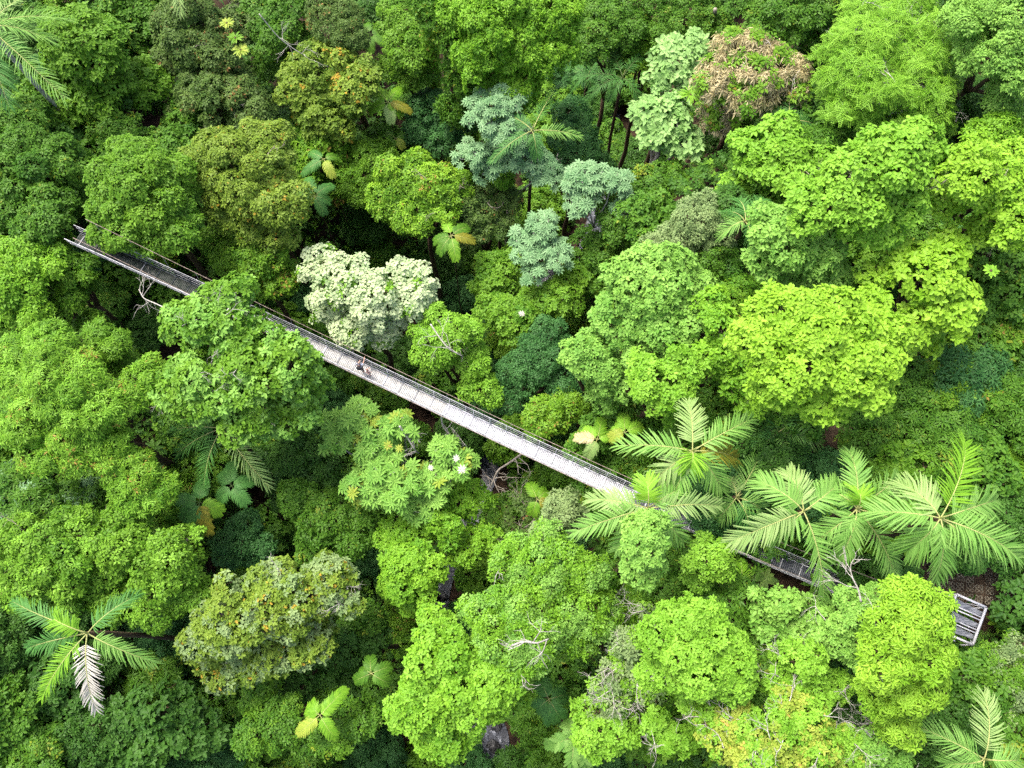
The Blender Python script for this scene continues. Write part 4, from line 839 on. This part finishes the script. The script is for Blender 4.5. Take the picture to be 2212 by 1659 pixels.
# ------------------------------------------------------------------ path with concrete pavers
pp = [at(x, y, 28.4)[0][:2] for x, y in [(1880, 820), (1835, 870), (1795, 920), (1750, 985), (1735, 1040), (1760, 1120), (1850, 1210), (1960, 1245), (2080, 1250), (2170, 1235), (2260, 1215)]]
pp = np.array(pp); tt = np.linspace(0, len(pp) - 1, 90); PX = np.stack([np.interp(tt, range(len(pp)), pp[:, i]) for i in (0, 1)], 1)
def gl(x, y): return float(ground(x, y)) + .09
o = ribbon(PX, 3.3, 'path', M_path, gl, 9); tag(o, kind='structure')
def torus_flat(mb, c, r, w, h, k=12):
    a = np.arange(k) * 2 * math.pi / k; V = []
    for rr, z in ((r - w, 0), (r - w, h), (r + w, h), (r + w, 0)):
        V += [(c[0] + rr * math.cos(t), c[1] + rr * math.sin(t), c[2] + z) for t in a]
    Fq = []
    for s in range(3):
        for i in range(k): j = (i + 1) % k; Fq.append((s * k + i, s * k + j, (s + 1) * k + j, (s + 1) * k + i))
    mb.add(V, Fq)
for cen, nn, mm, rot, lb in [((2105, 1262), 9, 5, -.15, 'patch of worn open ring concrete pavers beside the landing frame'), ((1742, 1005), 5, 6, .5, 'patch of muddy ring pavers on the soil path above the palms')]:
    c, _ = at(cen[0], cen[1], 28.5); rr = np.random.default_rng(3); mb = MB()
    root = empty('paver_patch', (c[0], c[1], gl(c[0], c[1])), lb, 'paving', 'ring paver patches')
    for i in range(nn):
        for j in range(mm):
            if rr.random() < .22: continue
            mb = MB()
            ox, oy = (i - nn / 2) * .62 + rr.normal(0, .03), (j - mm / 2) * .62 + rr.normal(0, .03)
            for a in (-1, 1):
                for b_ in (-1, 1):
                    lx, ly = ox + a * .135, oy + b_ * .135; x = lx * math.cos(rot) - ly * math.sin(rot); y = lx * math.sin(rot) + ly * math.cos(rot)
                    torus_flat(mb, (x, y, gl(c[0] + x, c[1] + y) - root.location.z + .0), .11, .032, .035 + .004 * (a * 2 + b_))
            mb.build('paver', M_paver, root)

# ------------------------------------------------------------------ ground cover
n = 60000; rc = np.random.default_rng(11)
gxr = rc.uniform(-46, 46, n); gyr = rc.uniform(-16, 60, n)
gz = ground(gxr, gyr); d = np.abs(gxr - np.interp(gyr, SY, SX))
ok = d > 2.3 + .6 * np.sin(gyr)
for a, b_, r in KEEPOUT[:7]:
    if a < 1500: continue
    q, mm = at(a, b_, 28.4); ok &= ((gxr - q[0]) ** 2 + (gyr - q[1]) ** 2) > (r * mm * .85) ** 2
for q in PX[::3]: ok &= ((gxr - q[0]) ** 2 + (gyr - q[1]) ** 2) > 1.35 ** 2
ok &= (n3(np.stack([gxr, gyr, gz * 0], 1), 9) > -.5)
gxr, gyr, gz = gxr[ok], gyr[ok], gz[ok]
hh = rc.random(len(gxr)) ** 1.3 * 2.6 * (.4 + .6 * (n3(np.stack([gxr, gyr, gz * 0], 1), 5) + 1) / 2) + .1
P = np.stack([gxr, gyr, gz + hh], 1)
ax = np.array([0, 0, 1.]) + rc.normal(0, .3, P.shape)
sp = rc.random(len(P))
for nm, lo, hi, kd, pl, sc in (('ground_cover', 0, .55, 'herb', 'deep', .8), ('fern_cover', .55, .8, 'pinn', 'green', 1.0), ('seedling_cover', .8, 1, 'round', 'grass', 1.1)):
    s = (sp >= lo) & (sp < hi)
    V, Fq, T = place(LEAF[kd][0], P[s], ax[s], sc * rc.uniform(.7, 1.3, s.sum()), rc, .5 + .25 * n3(P[s], 6) + rc.normal(0, .1, s.sum()))
    o = mesh(nm, V, Fq, leafmat(pl), tint=T); tag(o, kind='stuff')

# ------------------------------------------------------------------ footbridge
def deck_z(t): return 30.0 + .6 * t + 1.9 * ((2 * t - 1) ** 2 - 1)     # t 0..1, slack line
def bx(X):  # survey line of the deck's middle
    xs = [60, 305, 788, 1033, 1239, 1351, 1514, 1683, 1814, 1960, 2050]; ys = [470, 576, 805, 917, 1015, 1063, 1143, 1223, 1278, 1330, 1356]
    return float(np.interp(X, xs, ys))
XA, XB = 166., 2052.
def zr(X): return deck_z(np.clip((X - XA) / (XB - XA), 0, 1))
pA, _ = at(XA, bx(XA), zr(XA)); pB, _ = at(XB, bx(XB), zr(XB))
# least wobble: smooth polynomial through the survey line
sx = np.linspace(XA, XB, 40); pts = np.array([at(x, bx(x), zr(x))[0] for x in sx])
u = (pB - pA)[:2]; LEN = float(np.linalg.norm(u)); u = u / LEN; nrm = np.array([-u[1], u[0]])
s_ = (pts[:, :2] - pA[:2]) @ u; off = (pts[:, :2] - pA[:2]) @ nrm; co = np.polyfit(s_, off, 3)
print('bridge length', LEN)
def bp_(s, side=0., up=0.):
    t = s / LEN; o_ = np.polyval(co, s) + side
    q = pA[:2] + u * s + nrm * o_
    return np.array([q[0], q[1], deck_z(t) + up])
HW = .46
base = bp_(0); root = empty('suspension_footbridge', base, 'long narrow hanging footbridge of metal grating crossing the forest diagonally', 'footbridge')
def rel(s, side=0., up=0.): return bp_(s, side, up) - base
def sX(X): return float(np.clip((at(X, bx(X), zr(X))[0][:2] - pA[:2]) @ u, 0, LEN))
zones = [(0, sX(470), M_deckA), (sX(470), sX(960), M_deckB), (sX(960), sX(1375), M_deckC), (sX(1375), LEN, M_deckD)]  # zone colours hold tree shade at left, sky reflection towards the middle
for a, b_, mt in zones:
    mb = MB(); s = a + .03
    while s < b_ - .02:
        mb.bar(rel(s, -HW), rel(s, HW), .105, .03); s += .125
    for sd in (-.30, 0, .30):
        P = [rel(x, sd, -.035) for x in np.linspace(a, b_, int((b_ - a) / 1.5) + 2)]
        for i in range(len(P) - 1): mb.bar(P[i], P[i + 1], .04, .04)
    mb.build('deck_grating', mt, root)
def zone_mat(s, light=True):  # left frames take the dark steel as painted tree shade
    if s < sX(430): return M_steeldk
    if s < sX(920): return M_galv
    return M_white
# edge channels
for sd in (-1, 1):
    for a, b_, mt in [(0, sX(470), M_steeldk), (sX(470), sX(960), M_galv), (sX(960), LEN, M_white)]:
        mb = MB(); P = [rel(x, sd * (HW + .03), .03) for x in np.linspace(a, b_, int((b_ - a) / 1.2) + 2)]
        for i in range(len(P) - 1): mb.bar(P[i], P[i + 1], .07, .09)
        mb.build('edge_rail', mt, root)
# support frames: cross bar and two outward leaning posts
rb = np.random.default_rng(21); s = .4; nfr = 0
while s < LEN - .3:
    X_est = XA + (XB - XA) * s / LEN
    mt = zone_mat(s); w = .075 if s > sX(960) else .035
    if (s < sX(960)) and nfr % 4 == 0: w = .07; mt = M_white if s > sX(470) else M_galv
    mb = MB(); mb.bar(rel(s, -HW - .03, .03), rel(s, HW + .03, .03), w, .05)
    for sd in (-1, 1):
        mb.bar(rel(s, sd * (HW + .07), -.05), rel(s, sd * (HW + .15), 1.12), .045, .045, up=(u[0], u[1], 0))
    mb.build('support_frame', mt, root); nfr += 1
    s += rb.choice([1.28, 1.28, 1.28, .62]) if s > sX(950) else 1.25
# handrails, cables, mesh
for sd in (-1, 1):
    mb = MB(); mb.tube([rel(x, sd * (HW + .15), 1.12) for x in np.linspace(0, LEN, 90)], .028, 6)
    mb.build('handrail_cable', M_galv if sd > 0 else M_white, root, smooth=True)
    for hgt in (.35, .75):
        mb = MB(); mb.tube([rel(x, sd * (HW + .07 + .08 * hgt), hgt) for x in np.linspace(0, LEN, 90)], .016, 5)
        mb.build('guard_cable', M_galv, root, smooth=True)
    mb = MB(); P = [rel(x, sd * (HW + .34), 1.35 + 2.2 * abs(2 * x / LEN - 1) ** 2.6) for x in np.linspace(LEN * .03, LEN * .94, 100)]
    mb.tube(P, .022, 6); mb.build('main_cable', M_cable, root, smooth=True)
    # chain link netting
    V = []; Fq = []; k = 0; step = .16; ns = int(LEN / step)
    for i in range(ns):
        for dr in (1, -1):
            a = rel(i * step, sd * (HW + .07), .02); e = rel(min(LEN, max(0, i * step + dr * 1.05)), sd * (HW + .15), 1.1)
            t = (e - a); t /= np.linalg.norm(t); w1 = np.array([-t[2] * u[0], -t[2] * u[1], (t[0] * u[0] + t[1] * u[1])]) * .0035; w2 = np.array([nrm[0], nrm[1], 0]) * .0035
            V += [a - w1, a + w2, a + w1, e - w1, e + w2, e + w1]; Fq += [(k, k + 1, k + 4, k + 3), (k + 1, k + 2, k + 5, k + 4), (k + 2, k, k + 3, k + 5)]; k += 6
    mesh('chain_link_netting', np.array(V), np.array(Fq), M_galv if sd < 0 else M_steeldk, root)
    # slanting hangers from the main cable to the deck
    for s in np.arange(LEN * .04, LEN * .93, 2.5):
        mb = MB(); mb.tube([rel(s, sd * (HW + .34), 1.35 + 2.2 * abs(2 * s / LEN - 1) ** 2.6), rel(s, sd * (HW + .09), .0)], .010, 4); mb.build('hanger_rod', M_galv, root)

# landing frame at the right end
lf = [(2066, 1284), (2130, 1312), (2101, 1393), (2030, 1362)]
zl = 31.2; Q = [at(x, y, zl)[0] for x, y in lf]; c0 = sum(Q) / 4; gz0 = float(ground(c0[0], c0[1]))
lr = empty('landing_frame', (c0[0], c0[1], gz0), 'white steel frame with grey plastic sheeting anchoring the right end of the footbridge', 'steel frame')
q = [p - np.array([c0[0], c0[1], gz0]) for p in Q]
mb = MB()
for i in range(4): mb.bar(q[i], q[(i + 1) % 4], .13, .14)
mb.build('top_frame', M_white, lr)
for i in range(4):
    mb = MB(); mb.bar(q[i] - (0, 0, .07), np.array([q[i][0], q[i][1], -.4]), .12, .12, up=(1, 0, 0)); mb.build('leg', M_white, lr)
for t in (.28, .36, .62, .70):
    a = q[0] * (1 - t) + q[3] * t; b2 = q[1] * (1 - t) + q[2] * t
    mb = MB(); mb.bar(a - (0, 0, .012), b2 - (0, 0, .012), .07, .08); mb.build('cross_member', M_white, lr)
for (i, j) in ((0, 1), (1, 2), (2, 3), (3, 0)):
    mb = MB(); mb.bar(np.array([q[i][0], q[i][1], .3]), q[j] - (0, 0, .12), .045, .045); mb.build('brace', M_galv, lr)
for t in (.18, .5, .8):
    a = q[0] * (1 - t) + q[3] * t; b2 = q[1] * (1 - t) + q[2] * t; dd = (q[3] - q[0]); dd /= np.linalg.norm(dd)
    V = []; k1, k2 = 12, 7
    rr = np.random.default_rng(int(t * 100))
    for i in range(k1):
        for j in range(k2):
            f = i / (k1 - 1); g_ = j / (k2 - 1) - .5
            V.append(a * (1 - f) + b2 * f + dd * g_ * (.42 + .1 * math.sin(f * 5)) + np.array([0, 0, -.14 - .12 * math.sin(f * 3.1) + .05 * math.sin(j * 2.4 + i) + .02 * rr.normal()]))
    i, j = np.meshgrid(np.arange(k1 - 1), np.arange(k2 - 1), indexing='ij'); ix = (i * k2 + j).ravel()
    o = mesh('plastic_sheet', V, np.stack([ix, ix + k2, ix + k2 + 1, ix + 1], -1), M_tarp, lr, smooth=True)
    sm = o.modifiers.new('thick', 'SOLIDIFY'); sm.thickness = .012
# steel treads of the landing between deck and frame
mb = MB()
for t in np.linspace(.05, .98, 16):
    a = q[0] * (1 - .1) + q[3] * .1; b2 = q[1] * .9 + q[2] * .1
    p1 = rel(LEN, -HW) + base - np.array([c0[0], c0[1], gz0])
# black pipe handrail along the path
hp = [at(x, y, 29.6)[0] for x, y in [(1900, 1205), (1960, 1212), (2020, 1220), (2080, 1216), (2140, 1205), (2190, 1180), (2240, 1160)]]
hr = empty('pipe_handrail', (hp[0][0], hp[0][1], float(ground(hp[0][0], hp[0][1]))), 'dark curved pipe handrail along the soil path at the right', 'handrail')
b0 = np.array(hr.location); mb = MB(); mb.tube([p - b0 for p in hp], .07, 8); mb.build('rail', M_pipe, hr, smooth=True)
for p in hp[::2]:
    mb = MB(); mb.tube([p - b0, np.array([p[0], p[1], float(ground(p[0], p[1])) - .3]) - b0], .05, 6); mb.build('post', M_pipe, hr)
cs, _ = at(2052, 1209, 29.2)
sg = empty('blue_sign_board', (cs[0], cs[1], float(ground(cs[0], cs[1]))), 'small pale blue board on a post behind the path handrail', 'sign')
mb = MB(); mb.bar((-.3, 0, .75), (.3, .05, .75), .3, .03); mb.build('board', plain('pale_blue_paint', (.35, .5, .68)), sg)
mb = MB(); mb.bar((0, 0, -.2), (0, 0, .74), .05, .05, up=(1, 0, 0)); mb.build('post', M_galv, sg)

# ------------------------------------------------------------------ scattered fallen / dead pale leaves and blooms seen in the crowns
def deadleaf(label, xy, z, sc, pal='dead', g=None):
    c, _ = at(xy[0], xy[1], z); rng = np.random.default_rng(int(xy[0])); o_ = LEAF['pal'][0][int(xy[0]) % 4]
    V, Fq, T = place([o_], np.zeros((1, 3)), np.array([[.1, -.2, 1.]]), np.array([sc]), rng, np.array([.7]))
    o = mesh('dried_leaf', V, Fq, leafmat(pal), loc=c, tint=T); o.name = 'dried_leaf'; tag(o, label, 'leaf', 'dried pale star leaves'); return o
deadleaf('whitish dried star leaf at the right side of the broad trumpet tree', (998, 1014), 29.5, .75)
deadleaf('upper whitish dried leaf on the right arm of the broad trumpet tree', (986, 990), 29.5, .6)
deadleaf('white star shaped bloom on the mid green mixed tree', (1127, 677), 26.5, .6)
deadleaf('pink tinged dried leaf in the middle of the broad trumpet tree', (930, 1010), 28.2, .5)
deadleaf('bright yellow star leaf in the heart of the broad trumpet tree', (838, 962), 28.8, .8, 'gold')
deadleaf('orange star leaf on the broad trumpet tree beside the yellow one', (862, 968), 28.6, .7, 'gold')
def lianas(label, marks, r, mat, name='liana', close=False):
    P = np.array([at(x, y, z)[0] for x, y, z in marks]); t = np.linspace(0, len(P) - 1, len(P) * 5)
    # Catmull-like smoothing
    Q = np.stack([np.interp(t, range(len(P)), P[:, i]) for i in range(3)], 1)
    for _ in range(3): Q[1:-1] = (Q[:-2] + Q[1:-1] * 2 + Q[2:]) / 4
    b0 = Q[0].copy(); rng = np.random.default_rng(int(marks[0][0]))
    root = empty(name, b0, label, 'liana' if name == 'liana' else 'branch', None)
    mb = MB(); mb.tube(Q - b0, np.linspace(r, r * .6, len(Q)), 6); mb.build('stem', mat, root, smooth=True)
    mb = MB()
    for k in range(5):
        i = rng.integers(3, len(Q) - 1); twigs(mb, Q[i] - b0, rng.normal(0, 1, 3) * np.array([1, 1, .3]), 1.1, r * .5, rng, 2)
    mb.build('twig', mat, root, smooth=True)
lianas('thin pale liana running down the top edge tree left of the pale clustered tree', [(560, 30, 31), (600, 80, 29), (640, 110, 28), (670, 125, 27)], .05, M_barkpale)
lianas('curved white liana looping below the middle of the footbridge', [(953, 888, 27.2), (955, 920, 26), (975, 945, 25), (1000, 960, 24), (1010, 965, 23)], .07, M_barkpale)
lianas('forked pale root like branch below the footbridge right of its middle', [(1135, 975, 26), (1100, 1000, 25.5), (1075, 1015, 25), (1060, 1050, 24)], .09, M_twig, 'bare_branch')
lianas('long pale branch curving through the trumpet tree under the footbridge', [(863, 920, 28), (880, 945, 27), (895, 970, 26.5), (905, 980, 25)], .07, M_barkpale, 'bare_branch')
lianas('branch arching through the tree that overhangs the upper rail', [(930, 700, 28.6), (950, 730, 28.3), (970, 755, 28), (1000, 770, 27)], .06, M_barkpale, 'bare_branch')
lianas('white broken branch lying across the fine leaved tree by the stream', [(1105, 1395, 34), (1130, 1385, 34.4), (1160, 1390, 34.4), (1185, 1380, 34)], .07, M_barkpale, 'bare_branch')
lianas('bare forked branch reaching out left of the loose grey green tree', [(362, 668, 33), (335, 655, 32.5), (310, 645, 32), (300, 625, 31.5)], .05, M_barkpale, 'bare_branch')
lianas('tangle of bleached twigs beside the footbridge left of the starry lime tree', [(1860, 1300, 38.5), (1855, 1275, 38.8), (1845, 1255, 39), (1840, 1245, 39)], .06, M_barkpale, 'bare_branch')
# ------------------------------------------------------------------ people
def skin(name, verts, edges, mat, parent, root_i=0, sub=2):
    me = bpy.data.meshes.new(name); me.from_pydata([v[0] for v in verts], edges, [])
    bm = bmesh.new(); bm.from_mesh(me); L = bm.verts.layers.skin.verify(); bm.verts.ensure_lookup_table()
    for i, v in enumerate(bm.verts):
        r = verts[i][1]; v[L].radius = r if isinstance(r, tuple) else (r, r); v[L].use_root = (i == root_i)
    bm.to_mesh(me); bm.free()
    o = bpy.data.objects.new(name, me); C.objects.link(o)
    m = o.modifiers.new('skin', 'SKIN'); m.use_smooth_shade = True
    s = o.modifiers.new('sub', 'SUBSURF'); s.levels = sub; s.render_levels = sub
    me.materials.append(mat); o.parent = parent; return o
def person(label, s, side, face, H, hands, cols, hair_long=False, lean=.0, name='person', knees=.0, bag=None, phone=None, hat=None):
    """s metres along the bridge, side offset, face = heading in radians, hands = local (fwd, left, up) per hand"""
    p = bp_(s, side, .017)
    root = empty(name, p, label, 'person'); root.rotation_euler = (0, 0, face)
    k = H / 1.72
    # x forward, y left
    hip = np.array([-.0, 0, .93]) * k; chest = np.array([lean * .6, 0, 1.28]) * k; neck = np.array([lean, 0, 1.46]) * k; head = np.array([lean + .04, 0, 1.62]) * k
    V = []; E = []
    def add(c, r, par=None):
        V.append((tuple(c), r)); i = len(V) - 1
        if par is not None: E.append((par, i))
        return i
    pel = add(hip, (.145 * k, .11 * k)); wa = add(hip * .5 + chest * .5, (.125 * k, .10 * k), pel); ch = add(chest, (.155 * k, .11 * k), wa)
    nb = add(neck - (0, 0, .03 * k), .06 * k, ch); nk = add(neck + (0, 0, .03 * k), .052 * k, nb)
    h1 = add(head - (0, 0, .05 * k), (.070 * k, .078 * k), nk); h2 = add(head + (0, 0, .04 * k), (.080 * k, .092 * k), h1); add(head + (0, 0, .10 * k), .06 * k, h2)
    handpts = {}
    arms = {}
    for sd, hd in zip((1, -1), hands):
        sh = chest + np.array([0, sd * .175, .12]) * k; hd = np.array(hd) * k
        mid = (sh + hd) / 2; L = .58 * k; dd = np.linalg.norm(hd - sh)
        if dd > L * .98: hd = sh + (hd - sh) / dd * L * .98; dd = L * .98
        bend = math.sqrt(max(0, (L / 2) ** 2 - (dd / 2) ** 2)); ax = (hd - sh) / dd
        dn = np.array([-.1, sd * .5, -1.]); dn -= ax * (dn @ ax); dn /= np.linalg.norm(dn)
        el = (sh + hd) / 2 + dn * bend
        a0 = add(sh, .058 * k, ch); a1 = add(el, .042 * k, a0); wr = add(hd, .028 * k, a1)
        pd = (hd - el); pd /= np.linalg.norm(pd); pm = add(hd + pd * .055 * k, (.036 * k, .020 * k), wr)
        arms[sd] = (sh, el, hd, pd)
        sdv = np.cross(pd, [0, 0, 1.]); sdv /= np.linalg.norm(sdv) + 1e-6; dnv = np.cross(sdv, pd)
        for f, (o_, ln) in enumerate([(-.030, .062), (-.010, .074), (.010, .070), (.029, .056)]):
            b1 = hd + (pd * .085 + sdv * o_) * k; i1 = add(b1, .009 * k, pm); i2 = add(b1 + (pd * ln * .55 + dnv * .012) * k, .008 * k, i1); add(b1 + (pd * ln * .8 + dnv * .035) * k, .007 * k, i2)
        t1 = add(hd + (pd * .03 + sdv * -sd * .042) * k, .010 * k, pm); add(hd + (pd * .065 + sdv * -sd * .06 + dnv * .01) * k, .008 * k, t1)
    legs = {}
    for sd in (1, -1):
        hj = hip + np.array([0, sd * .09, -.06]) * k; kn = np.array([.03 + knees + (.06 if sd > 0 else 0), sd * .11, .49]) * k; an = np.array([-.02 + (.12 if sd > 0 else -.05), sd * .12, .08]) * k
        l0 = add(hj, .088 * k, pel); l1 = add(kn, .056 * k, l0); l2 = add(an, .036 * k, l1); l3 = add(an + np.array([.12, sd * .02, -.035]) * k, .034 * k, l2)
        legs[sd] = (hj, kn, an)
    skn, shirt, trous, hairc, shoe = cols
    body = skin('body', V, E, plain('skin_' + label[:9], skn, .5), root)
    # shirt
    SV = []; SE = []
    def sadd(c, r, par=None):
        SV.append((tuple(c), r)); i = len(SV) - 1
        if par is not None: SE.append((par, i))
        return i
    a = sadd(hip + (0, 0, .02 * k), (.165 * k, .13 * k)); b_ = sadd(hip * .5 + chest * .5, (.15 * k, .12 * k), a); c_ = sadd(chest + (0, 0, .03 * k), (.175 * k, .13 * k), b_); sadd(neck - (0, 0, .02 * k), .085 * k, c_)
    for sd in (1, -1):
        sh, el, hd, pd = arms[sd]; q = sadd(sh, .078 * k, c_); sadd(sh * .35 + el * .65, .062 * k, q)
    skin('shirt', SV, SE, plain('shirt_' + label[:9], shirt, .9), root)
    TV = [(tuple(hip + (0, 0, .0)), (.16 * k, .125 * k))]; TE = []
    for sd in (1, -1):
        hj, kn, an = legs[sd]; n0 = len(TV); TV += [(tuple(hj), .10 * k), (tuple(kn), .072 * k), (tuple(kn * .25 + an * .75), .058 * k)]; TE += [(0, n0), (n0, n0 + 1), (n0 + 1, n0 + 2)]
    skin('trousers', TV, TE, plain('trousers_' + label[:9], trous, .9), root)
    for sd in (1, -1):
        an = legs[sd][2]; skin('shoe', [(tuple(an + np.array([-.04, 0, -.035]) * k), .045 * k), (tuple(an + np.array([.06, 0, -.04]) * k), .048 * k), (tuple(an + np.array([.16, 0, -.045]) * k), .036 * k)], [(0, 1), (1, 2)], plain('shoe_' + label[:9], shoe), root)
    # hair cap
    hv = [(tuple(head + np.array([-.015, 0, .055]) * k), (.098 * k, .104 * k)), (tuple(head + np.array([-.045, 0, .0]) * k), (.085 * k, .09 * k))]
    he = [(0, 1)]
    if hair_long: hv.append((tuple(head + np.array([-.09, 0, -.12]) * k), (.07 * k, .05 * k))); he.append((1, 2)); hv.append((tuple(head + np.array([-.10, 0, -.26]) * k), (.05 * k, .035 * k))); he.append((2, 3))
    skin('hair', hv, he, plain('hair_' + label[:9], hairc, .6), root)
    # face: nose, eyes, ears, mouth
    for nm, pos, r, c in [('nose', (.098, 0, -.01), .016, skn), ('eye', (.082, .032, .015), .012, (.8, .8, .8)), ('eye', (.082, -.032, .015), .012, (.8, .8, .8)), ('ear', (.0, .085, .0), .02, skn), ('ear', (.0, -.085, .0), .02, skn), ('mouth', (.086, 0, -.048), .014, (.35, .1, .08))]:
        bm = bmesh.new(); bmesh.ops.create_uvsphere(bm, u_segments=10, v_segments=8, radius=r * k)
        if nm == 'mouth': bmesh.ops.scale(bm, vec=(.5, 1.7, .5), verts=bm.verts)
        if nm == 'ear': bmesh.ops.scale(bm, vec=(.9, .4, 1.4), verts=bm.verts)
        me = bpy.data.meshes.new(nm); bm.to_mesh(me); bm.free(); me.materials.append(plain(nm + '_' + label[:9], c, .5)); o = bpy.data.objects.new(nm, me); C.objects.link(o); o.parent = root; o.location = head + np.array(pos) * k
    if bag:
        bm = bmesh.new(); bmesh.ops.create_cube(bm, size=1); bmesh.ops.scale(bm, vec=(.17 * k, .30 * k, .40 * k), verts=bm.verts); bmesh.ops.bevel(bm, geom=bm.edges[:], offset=.05 * k, segments=3, affect='EDGES')
        me = bpy.data.meshes.new('backpack'); bm.to_mesh(me); bm.free(); me.materials.append(plain('bag_' + label[:9], bag)); o = bpy.data.objects.new('backpack', me); C.objects.link(o)
        wp = Matrix.Rotation(face, 4, 'Z') @ Vector(chest + np.array([-.24, 0, -.02]) * k); o.location = Vector(p) + wp; o.rotation_euler = (0, 0, face)
        tag(o, 'black backpack worn by the ' + label.split(' person')[0].lower() + ' person', 'backpack')
        for sd in (1, -1):
            mb = MB(); mb.tube([chest + np.array([-.17, sd * .10, .18]) * k, chest + np.array([0, sd * .11, .235]) * k, chest + np.array([.14, sd * .11, .08]) * k, chest + np.array([.12, sd * .12, -.14]) * k], .017 * k, 5)
            st = mb.build('strap', plain('strap_' + label[:9], bag)); st.parent = o; st.matrix_parent_inverse = Matrix.Identity(4); st.location = -(Vector(chest + np.array([-.24, 0, -.02]) * k))
    if phone is not None:
        sh, el, hd, pd = arms[phone]; w = Matrix.Rotation(face, 4, 'Z') @ Vector(hd + pd * .10 * k)
        bm = bmesh.new(); bmesh.ops.create_cube(bm, size=1); bmesh.ops.scale(bm, vec=(.035, .13, .085), verts=bm.verts); bmesh.ops.bevel(bm, geom=bm.edges[:], offset=.01, segments=2, affect='EDGES')
        me = bpy.data.meshes.new('camera'); bm.to_mesh(me); bm.free(); me.materials.append(plain('camera_black', (.02, .02, .02), .4)); o = bpy.data.objects.new('hand_camera', me); C.objects.link(o)
        o.location = Vector(p) + w; o.rotation_euler = (0, 0, face)
        mb = MB(); mb.tube([(.015, 0, 0), (.055, 0, 0)], .028, 12); ln = mb.build('lens', plain('camera_lens', (.03, .03, .04), .2)); ln.parent = o
        tag(o, 'small black camera held up by the person at the left', 'camera')
    return root
ang = math.atan2(u[1], u[0])
sA = sX(768); sC = sX(560)
person('Light blue shirted person with an arm stretched out to the upper rail', sA + .55, -.06, ang + 1.75, 1.72,
       [(.30, .12, 1.22), (.58, -.18, 1.30)], [(.55, .33, .24), (.42, .48, .62), (.03, .03, .04), (.07, .04, .03), (.75, .75, .75)], lean=.06, bag=(.02, .02, .025))
person('Brown haired child in pink standing next to the light blue shirted adult', sA + 1.15, -.08, ang + 1.4, 1.25,
       [(.34, .14, 1.10), (.20, -.22, .85)], [(.58, .36, .27), (.66, .42, .40), (.60, .42, .40), (.13, .06, .03), (.03, .03, .03)], hair_long=True, lean=.05)
person('Grey shirted person raising a camera at the leafy part of the footbridge', sC + .25, .12, ang + .9, 1.75,
       [(.36, .03, 1.58), (.36, -.05, 1.56)], [(.55, .34, .25), (.30, .31, .33), (.50, .50, .52), (.04, .03, .025), (.10, .06, .04)], lean=.03, phone=1)

# ------------------------------------------------------------------ camera, light
cam = bpy.data.cameras.new('camera'); co_ = bpy.data.objects.new('camera', cam); C.objects.link(co_)
co_.location = (0, 0, ZC); co_.rotation_euler = (TILT, 0, 0)
cam.sensor_width = 36; cam.lens = 36 * F / 2212; cam.clip_end = 3000; cam.clip_start = .5
sc = bpy.context.scene; sc.camera = co_
w = bpy.data.worlds.new('World'); sc.world = w; w.use_nodes = True
nt = w.node_tree; bg = nt.nodes['Background']; sky = nt.nodes.new('ShaderNodeTexSky'); sky.sky_type = 'NISHITA'; sky.sun_disc = False
EL, AZ = math.radians(62), math.radians(-45)      # from the upper left of the picture
sky.sun_elevation = EL; sky.sun_rotation = AZ; sky.dust_density = 6; sky.air_density = .7; sky.ozone_density = .5
nt.links.new(sky.outputs[0], bg.inputs[0]); bg.inputs[1].default_value = .15
sd = bpy.data.lights.new('sun', 'SUN'); sd.energy = 1.1; sd.angle = math.radians(18); sd.color = (1, .96, .88)
so = bpy.data.objects.new('sun', sd); C.objects.link(so)
dv = Vector((math.sin(AZ) * math.cos(EL), math.cos(AZ) * math.cos(EL), math.sin(EL))); so.rotation_euler = dv.to_track_quat('Z', 'Y').to_euler()
sc.view_settings.view_transform = 'Standard'; sc.view_settings.look = 'None'; sc.view_settings.exposure = 1.16; sc.view_settings.gamma = 1
cy = sc.cycles; cy.max_bounces = 6; cy.diffuse_bounces = 4; cy.glossy_bounces = 2; cy.transmission_bounces = 3; cy.transparent_max_bounces = 4
cy.use_denoising = False; cy.use_adaptive_sampling = True; cy.adaptive_threshold = .02
cy.caustics_reflective = False; cy.caustics_refractive = False
tot = sum(len(o.data.polygons) for o in bpy.data.objects if o.type == 'MESH'); print('faces', tot)
dups = {k: v for k, v in LABELS.items() if len(v) > 1}; print('duplicate labels', dups)
